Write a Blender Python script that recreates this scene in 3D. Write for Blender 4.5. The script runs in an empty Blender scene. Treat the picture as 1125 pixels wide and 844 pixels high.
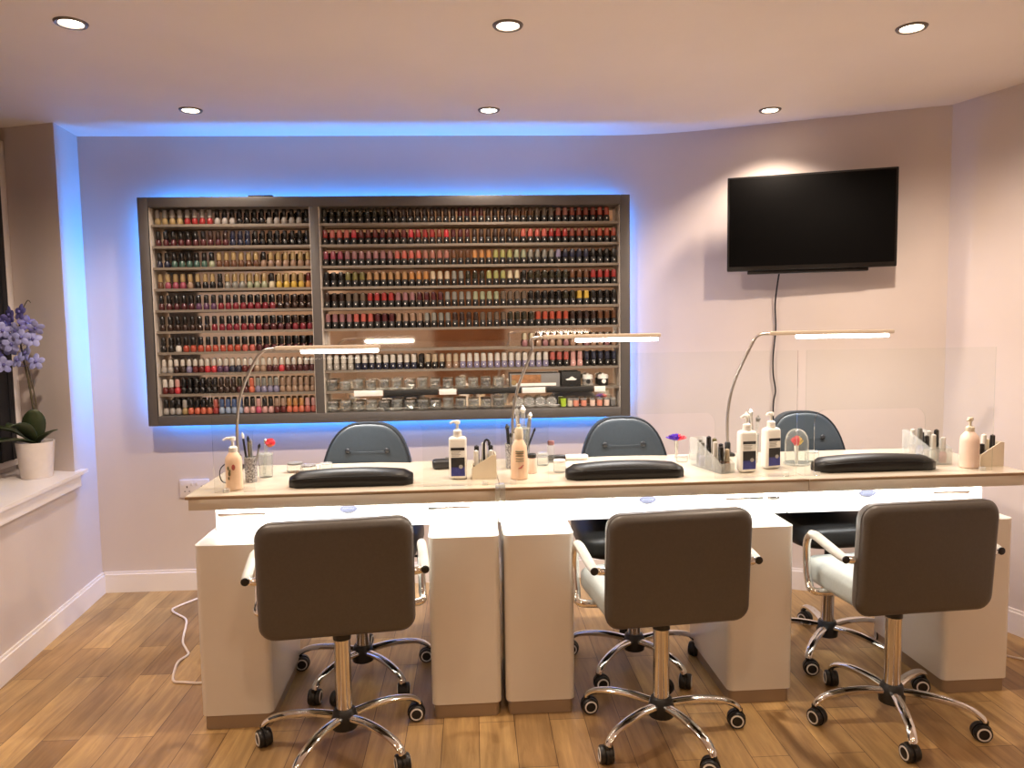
import bpy, bmesh, math, random
from mathutils import Vector, Matrix
random.seed(7)
S = bpy.context.scene
COL = S.collection
PI = math.pi

# ------------------------------------------------------------------ camera, light, exposure
S.view_settings.view_transform = 'Standard'
S.view_settings.look = 'None'
S.view_settings.exposure = 0.4
S.view_settings.gamma = 1.0
S.view_settings.use_curve_mapping = False

PITCH, ROLL, YAW = math.radians(4.55), .0149, math.radians(3.0)
cd = bpy.data.cameras.new('camera')
cd.sensor_width = 36
cd.lens = 36 * 830 / 1125
cd.clip_start = .02
cam = bpy.data.objects.new('camera', cd)
COL.objects.link(cam)
f_ = Vector((math.sin(YAW) * math.cos(PITCH), math.cos(YAW) * math.cos(PITCH), -math.sin(PITCH)))
r0 = Vector((math.cos(YAW), -math.sin(YAW), 0))
u0 = r0.cross(f_)
r_ = r0 * math.cos(ROLL) - u0 * math.sin(ROLL)
u_ = u0 * math.cos(ROLL) + r0 * math.sin(ROLL)
M = Matrix((r_, u_, -f_)).transposed().to_4x4()
M.translation = (0, 0, 1.325)
cam.matrix_world = M
S.camera = cam

W = bpy.data.worlds.new('world')
S.world = W
W.use_nodes = True
W.node_tree.nodes['Background'].inputs[0].default_value = (.01, .012, .02, 1)
W.node_tree.nodes['Background'].inputs[1].default_value = .3

WARM = (1.0, .82, .66)
DOWN_W = 56.0          # each ceiling downlight of the nearer row
DOWN_WALL_W = (16.0, 16.0, 28.0)   # the three by the back wall
DOWN_REAR_W = 17.0      # those further back in the room
GLOW_W = 3.8           # blue strip behind the cabinet, per metre
DESK_LED_W = 4.4       # white strip under the desk front, per metre
TASK_W = 3.0           # each desk lamp

ROW1, ROW2 = 2.45, 3.39
DOWNLIGHTS = [(-1.201, ROW1), (.132, ROW1), (1.438, ROW1), (-1.184, ROW2), (.094, ROW2), (1.349, ROW2)]


def lin(c):
    return tuple(((v / 255) / 12.92 if v / 255 <= .04045 else ((v / 255 + .055) / 1.055) ** 2.4) for v in c) + (1,)


# ------------------------------------------------------------------ materials
def mat(name, rgb, rough=.5, metal=0, var=.08, scale=30, bump=0, spec=.5, coat=0, emit=None, es=0):
    m = bpy.data.materials.new(name)
    m.use_nodes = True
    nt = m.node_tree
    b = nt.nodes['Principled BSDF']
    c = lin(rgb)
    tc = nt.nodes.new('ShaderNodeTexCoord')
    nz = nt.nodes.new('ShaderNodeTexNoise')
    nz.inputs['Scale'].default_value = scale
    nz.inputs['Detail'].default_value = 3
    nt.links.new(tc.outputs['Object'], nz.inputs['Vector'])
    cr = nt.nodes.new('ShaderNodeValToRGB')
    cr.color_ramp.elements[0].position = .3
    cr.color_ramp.elements[1].position = .7
    cr.color_ramp.elements[0].color = tuple(v * (1 - var) for v in c[:3]) + (1,)
    cr.color_ramp.elements[1].color = tuple(min(1, v * (1 + var)) for v in c[:3]) + (1,)
    nt.links.new(nz.outputs['Fac'], cr.inputs['Fac'])
    nt.links.new(cr.outputs['Color'], b.inputs['Base Color'])
    b.inputs['Roughness'].default_value = rough
    b.inputs['Metallic'].default_value = metal
    b.inputs['Specular IOR Level'].default_value = spec
    b.inputs['Coat Weight'].default_value = coat
    b.inputs['Coat Roughness'].default_value = .08
    if bump:
        bp = nt.nodes.new('ShaderNodeBump')
        bp.inputs['Strength'].default_value = bump
        bp.inputs['Distance'].default_value = .002
        nt.links.new(nz.outputs['Fac'], bp.inputs['Height'])
        nt.links.new(bp.outputs['Normal'], b.inputs['Normal'])
    if emit:
        b.inputs['Emission Color'].default_value = lin(emit)
        b.inputs['Emission Strength'].default_value = es
    return m


def clear(name, tint=(250, 252, 250), body=.06, bodyc=(225, 228, 228), gloss=.06):
    """clear plastic or glass: see-through, a thin milky share, a fresnel mirror share"""
    m = bpy.data.materials.new(name)
    m.use_nodes = True
    nt = m.node_tree
    nt.nodes.clear()
    out = nt.nodes.new('ShaderNodeOutputMaterial')
    tr = nt.nodes.new('ShaderNodeBsdfTransparent')
    tr.inputs[0].default_value = lin(tint)
    di = nt.nodes.new('ShaderNodeBsdfDiffuse')
    di.inputs[0].default_value = lin(bodyc)
    gl = nt.nodes.new('ShaderNodeBsdfGlossy')
    gl.inputs['Roughness'].default_value = .03
    nz = nt.nodes.new('ShaderNodeTexNoise')
    nz.inputs['Scale'].default_value = 12
    mp = nt.nodes.new('ShaderNodeMapRange')
    mp.inputs['To Min'].default_value = body * .8
    mp.inputs['To Max'].default_value = body * 1.2
    nt.links.new(nz.outputs['Fac'], mp.inputs['Value'])
    a = nt.nodes.new('ShaderNodeMixShader')
    nt.links.new(mp.outputs['Result'], a.inputs[0])
    nt.links.new(tr.outputs[0], a.inputs[1])
    nt.links.new(di.outputs[0], a.inputs[2])
    lw = nt.nodes.new('ShaderNodeLayerWeight')
    lw.inputs['Blend'].default_value = .12
    sc = nt.nodes.new('ShaderNodeMath')
    sc.operation = 'MULTIPLY'
    sc.inputs[1].default_value = gloss * 10
    sc.use_clamp = True
    nt.links.new(lw.outputs['Fresnel'], sc.inputs[0])
    b = nt.nodes.new('ShaderNodeMixShader')
    nt.links.new(sc.outputs[0], b.inputs[0])
    nt.links.new(a.outputs[0], b.inputs[1])
    nt.links.new(gl.outputs[0], b.inputs[2])
    nt.links.new(b.outputs[0], out.inputs[0])
    return m


def wood_floor():
    m = bpy.data.materials.new('wood_plank_floor')
    m.use_nodes = True
    nt = m.node_tree
    b = nt.nodes['Principled BSDF']
    tc = nt.nodes.new('ShaderNodeTexCoord')
    mp = nt.nodes.new('ShaderNodeMapping')
    mp.inputs['Rotation'].default_value = (0, 0, PI / 2)
    nt.links.new(tc.outputs['Object'], mp.inputs['Vector'])
    br = nt.nodes.new('ShaderNodeTexBrick')
    br.offset = .37
    br.inputs['Scale'].default_value = 1
    br.inputs['Brick Width'].default_value = .72
    br.inputs['Row Height'].default_value = .118
    br.inputs['Mortar Size'].default_value = .0012
    br.inputs['Mortar Smooth'].default_value = .3
    br.inputs['Color1'].default_value = lin((156, 124, 84))
    br.inputs['Color2'].default_value = lin((204, 170, 116))
    br.inputs['Mortar'].default_value = lin((84, 60, 40))
    nt.links.new(mp.outputs['Vector'], br.inputs['Vector'])
    mp2 = nt.nodes.new('ShaderNodeMapping')
    mp2.inputs['Scale'].default_value = (34, 3.4, 1)
    nt.links.new(tc.outputs['Object'], mp2.inputs['Vector'])
    nz = nt.nodes.new('ShaderNodeTexNoise')
    nz.inputs['Scale'].default_value = 1
    nz.inputs['Detail'].default_value = 7
    nz.inputs['Roughness'].default_value = .62
    nz.inputs['Distortion'].default_value = .8
    nt.links.new(mp2.outputs['Vector'], nz.inputs['Vector'])
    cr = nt.nodes.new('ShaderNodeValToRGB')
    cr.color_ramp.elements[0].position = .32
    cr.color_ramp.elements[0].color = (.62, .56, .5, 1)
    cr.color_ramp.elements[1].position = .7
    cr.color_ramp.elements[1].color = (1.06, 1.04, 1, 1)
    nt.links.new(nz.outputs['Fac'], cr.inputs['Fac'])
    nz2 = nt.nodes.new('ShaderNodeTexNoise')
    nz2.inputs['Scale'].default_value = 2.6
    nz2.inputs['Detail'].default_value = 2
    nt.links.new(tc.outputs['Object'], nz2.inputs['Vector'])
    cr2 = nt.nodes.new('ShaderNodeValToRGB')
    cr2.color_ramp.elements[0].position = .35
    cr2.color_ramp.elements[0].color = (.8, .8, .8, 1)
    cr2.color_ramp.elements[1].position = .65
    cr2.color_ramp.elements[1].color = (1.08, 1.06, 1.04, 1)
    nt.links.new(nz2.outputs['Fac'], cr2.inputs['Fac'])
    x1 = nt.nodes.new('ShaderNodeMixRGB')
    x1.blend_type = 'MULTIPLY'
    x1.inputs[0].default_value = 1
    nt.links.new(br.outputs['Color'], x1.inputs[1])
    nt.links.new(cr.outputs['Color'], x1.inputs[2])
    x2 = nt.nodes.new('ShaderNodeMixRGB')
    x2.blend_type = 'MULTIPLY'
    x2.inputs[0].default_value = 1
    nt.links.new(x1.outputs['Color'], x2.inputs[1])
    nt.links.new(cr2.outputs['Color'], x2.inputs[2])
    nt.links.new(x2.outputs['Color'], b.inputs['Base Color'])
    b.inputs['Roughness'].default_value = .42
    bp = nt.nodes.new('ShaderNodeBump')
    bp.inputs['Strength'].default_value = .15
    bp.inputs['Distance'].default_value = .002
    nt.links.new(nz.outputs['Fac'], bp.inputs['Height'])
    nt.links.new(bp.outputs['Normal'], b.inputs['Normal'])
    return m


M_WALL = mat('matt_wall_paint', (202, 189, 182), .85, var=.02, scale=4, bump=.05)
M_CEIL = mat('ceiling_paint', (234, 224, 216), .6, var=.02, scale=3)
M_TRIM = mat('white_gloss_trim', (228, 220, 216), .35, var=.02, scale=8)
M_FLOOR = wood_floor()
M_FRAME = mat('grey_painted_frame', (84, 79, 77), .45, var=.06, scale=14)
M_MIRROR = mat('bronze_mirror', (228, 214, 198), .05, .96, var=.03, scale=3)
M_SHELF = mat('pale_shelf_lip', (122, 112, 101), .3, var=.05)
M_LINER = mat('pale_liner', (205, 195, 185), .4, var=.04)
M_DESK = mat('white_gloss_lacquer', (226, 220, 210), .22, var=.015, scale=5, coat=.2)
M_TOP = mat('cream_glass_top', (214, 202, 184), .12, var=.03, scale=6, coat=.4)
M_TOPEDGE = mat('bronze_top_edge', (150, 122, 90), .3, var=.05)
M_FASCIA = mat('taupe_fascia', (214, 204, 188), .35, var=.03, scale=6)
M_PLINTH = mat('taupe_plinth', (150, 128, 104), .45, var=.05, scale=9)
M_PULIT = mat('led_lit_grey_pu_seat', (172, 182, 182), .36, var=.04, scale=120, bump=.12)  # backrest leather again, paler and cooler: desk LED light put into the colour
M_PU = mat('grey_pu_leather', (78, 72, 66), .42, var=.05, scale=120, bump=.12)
M_PUSEAM = mat('grey_pu_piping', (82, 76, 70), .45, var=.05)
M_ARMPAD = mat('pale_arm_sleeve', (196, 196, 190), .45, var=.04, scale=80)
M_CHROME = mat('chrome', (232, 230, 228), .08, 1, var=.02)
M_BLACK = mat('black_plastic', (24, 23, 23), .4, var=.15)
M_RING = mat('white_castor_ring', (226, 224, 222), .35, var=.03)
M_SLATE = mat('slate_blue_leather', (50, 59, 67), .38, var=.06, scale=90, bump=.1)
M_SLATEPIPE = mat('dark_piping', (30, 35, 42), .4, var=.06)
M_BLKLEATHER = mat('black_leather', (20, 19, 18), .42, spec=.35, var=.12, scale=110, bump=.1)
M_SCREEN = mat('tv_screen', (7, 6, 6), .6, spec=.06, var=.1, scale=2)
M_TVBODY = mat('tv_body', (16, 15, 15), .3, var=.1)
M_WHITE = mat('white_plastic', (236, 232, 226), .35, var=.03)
M_CREAMPLASTIC = mat('cream_acrylic', (228, 214, 190), .25, var=.03)
M_PEACH = mat('peach_bottle', (242, 206, 176), .3, var=.04)
M_PINKPEACH = mat('pink_peach_bottle', (238, 208, 192), .3, var=.04)
M_LABELBLK = mat('black_label', (34, 32, 36), .45, var=.1)
M_LABELBLU = mat('blue_label', (48, 52, 128), .45, var=.25, scale=60)
M_LABELGRY = mat('grey_label_print', (170, 165, 160), .5, var=.05)
M_LABELRED = mat('red_label_print', (176, 78, 70), .5, var=.1)
M_LABELOLV = mat('olive_label_print', (120, 112, 80), .5, var=.1)
M_POT = mat('white_ceramic', (224, 214, 206), .4, var=.03)
M_LEAF = mat('orchid_leaf', (52, 62, 36), .4, var=.25, scale=18)
M_STEM = mat('orchid_stem', (70, 62, 40), .5, var=.15)
M_PETAL = mat('blue_petal', (140, 142, 190), .5, var=.22, scale=40)
M_PETALDARK = mat('violet_petal', (92, 88, 150), .5, var=.2, scale=40)
M_SOIL = mat('dark_bark', (46, 36, 28), .8, var=.3)
M_CORDW = mat('white_cord', (232, 218, 206), .45, var=.03)
M_CORDB = mat('black_cord', (22, 20, 20), .5, var=.1)
M_NIGHT = mat('dark_window_glass', (14, 15, 20), .12, var=.1, scale=2)
M_BLIND = mat('black_blind', (22, 22, 28), .6, var=.1, scale=10)
M_SOCKET = mat('white_socket', (214, 204, 200), .35, var=.02)
M_SLOT = mat('socket_slot', (70, 60, 60), .5)
M_LAMPBAR = mat('champagne_lamp_bar', (206, 190, 170), .3, .3, var=.03)
M_NECK = mat('satin_gooseneck', (168, 160, 152), .28, .85, var=.06, scale=300, bump=.2)
M_LED = mat('led_white', (255, 255, 255), .4, emit=(255, 248, 240), es=14)
M_LEDDESK = mat('desk_led', (255, 255, 255), .4, emit=(250, 252, 255), es=9)
M_BULB = mat('downlight_lens', (255, 250, 240), .4, emit=(255, 236, 210), es=30)
M_LEDBLUE = mat('blue_led', (60, 120, 255), .4, emit=(0, 60, 255), es=2)
M_EMBLEMMARK = mat('pale_emblem_mark', (104, 106, 124), .6, var=.04, spec=.15)
M_EMBLEM = mat('grey_violet_emblem', (66, 66, 76), .6, spec=.15, var=.05)
M_CLEAR = clear('clear_glass', body=.10)
M_PERSPEX = clear('clear_perspex', tint=(252, 253, 252), body=.006, gloss=.035)
M_PERSPEXEDGE = clear('perspex_edge', tint=(240, 244, 240), body=.06, bodyc=(200, 205, 195))
M_CLEARW = clear('frosted_acrylic', body=.22, bodyc=(235, 235, 235))
M_SILVER = mat('silver_nail_art', (206, 204, 200), .22, .75, var=.3, scale=160)
M_GLITTER = mat('dark_glitter', (112, 106, 102), .3, .6, var=.6, scale=260)
M_PATTERN = mat('speckled_glass', (150, 148, 150), .25, .2, var=.85, scale=190)
M_RED = mat('red_bristles', (226, 62, 78), .5, var=.2, scale=90)
M_PURPLE = mat('violet_bristles', (84, 40, 170), .5, var=.3, scale=60)
M_ORANGE = mat('orange_bristles', (240, 150, 96), .5, var=.25, scale=60)
M_YELLOWGLOW = mat('yellow_bristles', (226, 200, 96), .5, var=.2)
M_LIME = mat('lime_pot', (176, 206, 60), .4, var=.08)
M_PEACHPOT = mat('peach_pot', (226, 150, 128), .4, var=.08)
M_PRINT = mat('brown_print', (150, 104, 66), .5, var=.35, scale=40)
M_BOX = mat('black_card', (22, 21, 20), .5, var=.1)
M_DOOR = mat('brown_door', (140, 96, 62), .5, var=.15, scale=12)
M_FASCIAGREY = mat('satin_grey_bezel', (120, 112, 106), .35, .3, var=.04)
M_GREY = mat('grey_plastic', (120, 118, 116), .4, var=.05)


# ------------------------------------------------------------------ mesh helpers
def BM():
    return bmesh.new()


def setmat(bm, faces, i):
    for f in faces:
        f.material_index = i


def box(bm, x0, x1, y0, y1, z0, z1, bev=0, seg=2, mi=0):
    r = bmesh.ops.create_cube(bm, size=1)
    vs = r['verts']
    for v in vs:
        v.co = Vector((x0 + (v.co.x + .5) * (x1 - x0), y0 + (v.co.y + .5) * (y1 - y0), z0 + (v.co.z + .5) * (z1 - z0)))
    fs = set(f for v in vs for f in v.link_faces)
    if bev:
        es = list(set(e for v in vs for e in v.link_edges))
        q = bmesh.ops.bevel(bm, geom=es, offset=bev, segments=seg, profile=.5, affect='EDGES')
        fs = set(q['faces']) | set(f for f in fs if f.is_valid)
    setmat(bm, [f for f in fs if f.is_valid], mi)
    return bm


def lathe(bm, prof, seg=20, cx=0, cy=0, z0=0, mi=0, mx=None):
    """prof: (radius, z) from bottom to top; closed where radius is 0, capped otherwise"""
    rings = []
    for r, z in prof:
        if r <= 1e-6:
            rings.append([bm.verts.new((cx, cy, z0 + z))])
        else:
            rings.append([bm.verts.new((cx + r * math.cos(2 * PI * k / seg), cy + r * math.sin(2 * PI * k / seg), z0 + z)) for k in range(seg)])
    fs = []
    for a, b in zip(rings, rings[1:]):
        for k in range(seg):
            k2 = (k + 1) % seg
            if len(a) == 1 and len(b) == 1:
                continue
            if len(a) == 1:
                fs.append(bm.faces.new((a[0], b[k2], b[k])))
            elif len(b) == 1:
                fs.append(bm.faces.new((a[k], a[k2], b[0])))
            else:
                fs.append(bm.faces.new((a[k], a[k2], b[k2], b[k])))
    if len(rings[0]) > 1:
        fs.append(bm.faces.new(list(reversed(rings[0]))))
    if len(rings[-1]) > 1:
        fs.append(bm.faces.new(rings[-1]))
    setmat(bm, fs, mi)
    if mx is not None:
        for v in set(v for f in fs for v in f.verts):
            v.co = mx @ v.co
    return fs


def smooth_path(pts, n=6):
    pts = [Vector(p) for p in pts]
    out = []
    for i in range(len(pts) - 1):
        p0, p1, p2, p3 = pts[max(i - 1, 0)], pts[i], pts[i + 1], pts[min(i + 2, len(pts) - 1)]
        for k in range(n):
            t = k / n
            out.append(.5 * ((2 * p1) + (p2 - p0) * t + (2 * p0 - 5 * p1 + 4 * p2 - p3) * t * t + (3 * p1 - p0 - 3 * p2 + p3) * t ** 3))
    out.append(pts[-1])
    return out


def tube(bm, pts, rad, seg=8, mi=0, smooth=0, flat=1.0, up=None):
    """rad: number or list; flat squeezes the second axis"""
    if smooth:
        n0 = len(pts)
        pts = smooth_path(pts, smooth)
        if isinstance(rad, (list, tuple)):
            rr = []
            for i in range(n0 - 1):
                rr += [rad[i] + (rad[i + 1] - rad[i]) * k / smooth for k in range(smooth)]
            rad = rr + [rad[-1]]
    pts = [Vector(p) for p in pts]
    n = len(pts)
    rad = rad if isinstance(rad, (list, tuple)) else [rad] * n
    rings = []
    prev = None
    for i, p in enumerate(pts):
        t = (pts[min(i + 1, n - 1)] - pts[max(i - 1, 0)]).normalized()
        if prev is None:
            a = Vector(up) if up else (Vector((0, 0, 1)) if abs(t.z) < .9 else Vector((1, 0, 0)))
            a = (a - t * a.dot(t)).normalized()
        else:
            a = (prev - t * prev.dot(t)).normalized()
        prev = a
        b = t.cross(a)
        rings.append([bm.verts.new(p + a * (rad[i] * flat * math.cos(2 * PI * k / seg)) + b * (rad[i] * math.sin(2 * PI * k / seg))) for k in range(seg)])
    fs = []
    for a, b in zip(rings, rings[1:]):
        for k in range(seg):
            k2 = (k + 1) % seg
            fs.append(bm.faces.new((a[k], a[k2], b[k2], b[k])))
    fs.append(bm.faces.new(list(reversed(rings[0]))))
    fs.append(bm.faces.new(rings[-1]))
    setmat(bm, fs, mi)
    return fs


def prism(bm, outline, y0, y1, axis='y', mi=0):
    """outline of (a, b) points extruded along an axis: y -> (a,y,b), x -> (x,a,b), z -> (a,b,z)"""
    def P(a, b, t):
        return (a, t, b) if axis == 'y' else ((t, a, b) if axis == 'x' else (a, b, t))
    A = [bm.verts.new(P(a, b, y0)) for a, b in outline]
    B = [bm.verts.new(P(a, b, y1)) for a, b in outline]
    fs = [bm.faces.new(A), bm.faces.new(list(reversed(B)))]
    n = len(A)
    for k in range(n):
        fs.append(bm.faces.new((A[k], B[k], B[(k + 1) % n], A[(k + 1) % n])))
    setmat(bm, fs, mi)
    return fs


def rrect(x0, x1, y0, y1, r, n=5):
    out = []
    for cx, cy, a0 in ((x1 - r, y1 - r, 0), (x0 + r, y1 - r, 90), (x0 + r, y0 + r, 180), (x1 - r, y0 + r, 270)):
        for k in range(n + 1):
            a = math.radians(a0 + 90 * k / n)
            out.append((cx + r * math.cos(a), cy + r * math.sin(a)))
    return out


def ellipse(cx, cy, rx, ry, n=24):
    return [(cx + rx * math.cos(2 * PI * k / n), cy + ry * math.sin(2 * PI * k / n)) for k in range(n)]


def pillow(bm, outline_fn, y0, y1, bulge0=.02, bulge1=.02, edge=.02, mi=0):
    """soft slab: a closed outline shrinks towards both faces. outline_fn(s) gives the (x,z) outline at inset s"""
    secs = []
    for k in range(5):
        a = PI / 2 * k / 4
        secs.append((edge * (1 - math.sin(a)), y0 + edge * (1 - math.cos(a)) if False else y0 + edge * (1 - math.sin(PI / 2 - 0) * 0) if False else 0))
    rings = []
    steps = 5
    for k in range(steps + 1):
        a = PI / 2 * k / steps
        rings.append((edge * (1 - math.sin(a)), y0 + edge * (1 - math.cos(PI / 2 - (PI / 2 - a)) if False else y0 * 0 + edge * (1 - math.cos(a - 0)) * 0) if False else (y0 + edge * math.cos(a) * 0)))
    rings = []
    for k in range(steps + 1):
        a = PI / 2 * k / steps
        rings.append((edge * (1 - math.sin(a)), y0 + edge * (1 - math.cos(a))))
    for k in range(steps + 1):
        a = PI / 2 * k / steps
        rings.append((edge * (1 - math.cos(a)), y1 - edge + edge * math.sin(a)))
    V = []
    for s, y in rings:
        V.append([bm.verts.new((x, y, z)) for x, z in outline_fn(s)])
    n = len(V[0])
    fs = []
    for a, b in zip(V, V[1:]):
        for k in range(n):
            fs.append(bm.faces.new((a[k], b[k], b[(k + 1) % n], a[(k + 1) % n])))
    for ring, sgn, bl in ((V[0], -1, bulge0), (V[-1], 1, bulge1)):
        cx = sum(v.co.x for v in ring) / n
        cz = sum(v.co.z for v in ring) / n
        cur = ring
        for q in (.75, .45, .15):
            nx = [bm.verts.new((cx + (v.co.x - cx) * q, v.co.y + sgn * bl * (1 - q ** 2), cz + (v.co.z - cz) * q)) for v in ring]
            for k in range(n):
                f = (cur[k], cur[(k + 1) % n], nx[(k + 1) % n], nx[k])
                fs.append(bm.faces.new(f if sgn < 0 else tuple(reversed(f))))
            cur = nx
        fs.append(bm.faces.new(cur if sgn < 0 else list(reversed(cur))))
    setmat(bm, fs, mi)
    bmesh.ops.recalc_face_normals(bm, faces=fs)
    return fs


def mesh(name, bm, mats, smooth=True, angle=40):
    bmesh.ops.remove_doubles(bm, verts=bm.verts, dist=1e-6)
    bmesh.ops.recalc_face_normals(bm, faces=bm.faces)
    me = bpy.data.meshes.new(name)
    bm.to_mesh(me)
    bm.free()
    for m in mats if isinstance(mats, (list, tuple)) else [mats]:
        me.materials.append(m)
    if smooth:
        for p in me.polygons:
            p.use_smooth = True
        try:
            me.set_sharp_from_angle(angle=math.radians(angle))
        except Exception:
            pass
    return me


def obj(name, bm, mats, parent=None, loc=None, rot=None, smooth=True, angle=40):
    o = bpy.data.objects.new(name, mesh(name, bm, mats, smooth, angle) if isinstance(bm, bmesh.types.BMesh) else bm)
    COL.objects.link(o)
    if parent:
        o.parent = parent
    if loc:
        o.location = loc
    if rot:
        o.rotation_euler = rot
    return o


def tag(o, label, cat, group=None):
    o['label'] = label
    o['category'] = cat
    if group:
        o['group'] = group
    return o


def thing(name, label, cat, loc=(0, 0, 0), rz=0, group=None):
    o = bpy.data.objects.new(name, None)
    o.empty_display_size = .05
    COL.objects.link(o)
    o.location = loc
    o.rotation_euler = (0, 0, rz)
    return tag(o, label, cat, group)


def struct(name, bm, m, smooth=False):
    o = obj(name, bm, m, smooth=smooth)
    o['kind'] = 'structure'
    return o


def dup(root, loc, rz, label, group=None):
    kids = {}
    for o in COL.objects:
        if o.parent:
            kids.setdefault(o.parent.name, []).append(o)

    def cp(o, parent):
        c = o.copy()
        COL.objects.link(c)
        c.parent = parent
        for k in kids.get(o.name, []):
            cp(k, c)
        return c
    r = cp(root, None)
    r.location = loc
    r.rotation_euler = (0, 0, rz)
    r['label'] = label
    if group:
        r['group'] = group
    return r


def area(name, loc, rot, sx, sy, power, color, parent=None, spread=PI):
    l = bpy.data.lights.new(name, 'AREA')
    l.shape = 'RECTANGLE'
    l.size, l.size_y = sx, sy
    l.energy = power
    l.color = color
    l.spread = spread
    o = bpy.data.objects.new(name, l)
    COL.objects.link(o)
    o.location = loc
    o.rotation_euler = rot
    if parent:
        o.parent = parent
    return o


# ------------------------------------------------------------------ the room
H = 2.26
CL = (-1.887, 3.842)          # back corner beside the window
CR = (2.139, 3.309)           # corner behind the TV side
CURVE = []                    # the back wall bends softly towards the TV side
for k in range(13):
    q = k / 12
    p0, p1, p2 = Vector((.70, 3.842)), Vector((.95, 3.842)), Vector((1.24, 3.712))
    CURVE.append(tuple(p0 * (1 - q) ** 2 + p1 * 2 * q * (1 - q) + p2 * q * q))
LW = lambda y: -1.794 + (y - 2.84) * (-.093 / 1.002)     # x of the window wall at depth y
RW = lambda y: 2.139 + (3.309 - y) * .32 if y > 2.4 else 2.43
Y0 = -1.6

bm = BM()
prism(bm, [(-2.6, Y0 - .2), (2.9, Y0 - .2), (2.9, 4.1), (-2.6, 4.1)], -.06, 0, 'z')
struct('floor', bm, M_FLOOR)
bm = BM()
prism(bm, [(-2.6, Y0 - .2), (2.9, Y0 - .2), (2.9, 4.1), (-2.6, 4.1)], H, H + .06, 'z')
struct('ceiling', bm, M_CEIL)
bm = BM()
prism(bm, [(-2.4, 3.842)] + CURVE + [(2.139, 3.309), (2.19, 3.41), (.97, 3.96), (-2.4, 3.96)], 0, H, 'z')
struct('wall_back', bm, M_WALL, smooth=True)
bm = BM()
prism(bm, [(2.139, 3.309), (2.43, 2.4), (2.43, Y0), (2.55, Y0), (2.55, 2.42), (2.25, 3.36)], 0, H, 'z')
struct('wall_right', bm, M_WALL)
bm = BM()
prism(bm, [(-2.4, Y0), (2.55, Y0), (2.55, Y0 - .12), (-2.4, Y0 - .12)], 0, H, 'z')
struct('wall_front', bm, M_WALL)
# window wall: low wall under the sill, solid strip beside the back corner, solid part towards the camera
bm = BM()
WY0, WY1 = 1.5, 3.59
prism(bm, [(LW(Y0), Y0), (LW(WY0), WY0), (-2.4, WY0), (-2.4, Y0)], 0, H, 'z')
prism(bm, [(LW(WY0), WY0), (LW(WY1), WY1), (-2.4, WY1), (-2.4, WY0)], 0, .64, 'z')
prism(bm, [(LW(WY1), WY1), (LW(3.842), 3.842), (-2.4, 3.842), (-2.4, 3.70), (-2.19, 3.70)], 0, H, 'z')
prism(bm, [(-2.19, WY0), (-2.19, 3.70), (-2.4, 3.70), (-2.4, WY0)], .0, H, 'z')
struct('wall_left', bm, M_WALL)
# window in the recess
w = thing('window_1', 'dark night window with white frame in the recess above the sill', 'window', (-2.19, 0, 0))
w['kind'] = 'structure'
bm = BM()
box(bm, .001, .05, 3.63, 3.685, .70, 2.2, .004)
box(bm, .001, .05, WY0 + .01, WY0 + .06, .70, 2.2, .004)
box(bm, .001, .05, WY0 + .06, 3.63, 2.14, 2.2, .004)
box(bm, .001, .05, WY0 + .06, 3.63, .70, .73, .004)
obj('window_frame', bm, M_TRIM, w)
bm = BM()
box(bm, .004, .02, WY0 + .06, 3.63, .73, 2.14)
obj('window_pane', bm, M_NIGHT, w, smooth=False)
bm = BM()
box(bm, .052, .070, WY0 + .07, 3.605, .735, 2.2, .003)
for k in range(24):
    box(bm, .0702, .0745, WY0 + .08 + k * .086, WY0 + .09 + k * .086, .735, 2.2)
obj('black_blind', bm, M_BLIND, w)
# sill
bm = BM()
o = .035
prism(bm, [(LW(WY0) + o, WY0 - .05), (LW(3.66) + o, 3.66), (LW(3.66) + .001, 3.66), (LW(WY1) + .001, WY1), (-2.188, 3.695), (-2.188, WY0), (LW(WY0), WY0 - .05)], .652, .668, 'z')
prism(bm, [(LW(WY0) + o - .012, WY0 - .03), (LW(3.6) + o - .012, 3.6), (LW(3.6) + .001, 3.6), (LW(WY0) + .001, WY0 - .03)], .598, .652, 'z')
struct('trim_1', bm, M_TRIM)


def board(name, pts, h=.105, t=.016):
    bm = BM()
    for (a, b) in zip(pts, pts[1:]):
        a, b = Vector(a), Vector(b)
        d = (b - a).normalized()
        n = Vector((d.y, -d.x))
        q = [a, b, b + n * t, a + n * t]
        prism(bm, [tuple(v) for v in q], 0, h - .012, 'z')
        q = [a, b, b + n * t * .55, a + n * t * .55]
        prism(bm, [tuple(v) for v in q], h - .012, h, 'z')
    struct(name, bm, M_TRIM)


board('baseboard_left', [(LW(Y0), Y0), (LW(3.842), 3.842)])
board('baseboard_back', [CL] + CURVE + [CR])
board('baseboard_right', [CR, (2.43, 2.4), (2.43, Y0)])
d = thing('door_1', 'brown panelled door in the wall behind the camera', 'door', (.0, Y0, 0))
d['kind'] = 'structure'
bm = BM()
box(bm, -.45, .40, .0, .05, 0, 2.03, .005)
box(bm, -.36, -.07, .05, .06, 1.1, 1.9, .004)
box(bm, .02, .31, .05, .06, 1.1, 1.9, .004)
obj('door_leaf', bm, M_DOOR, d)

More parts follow.
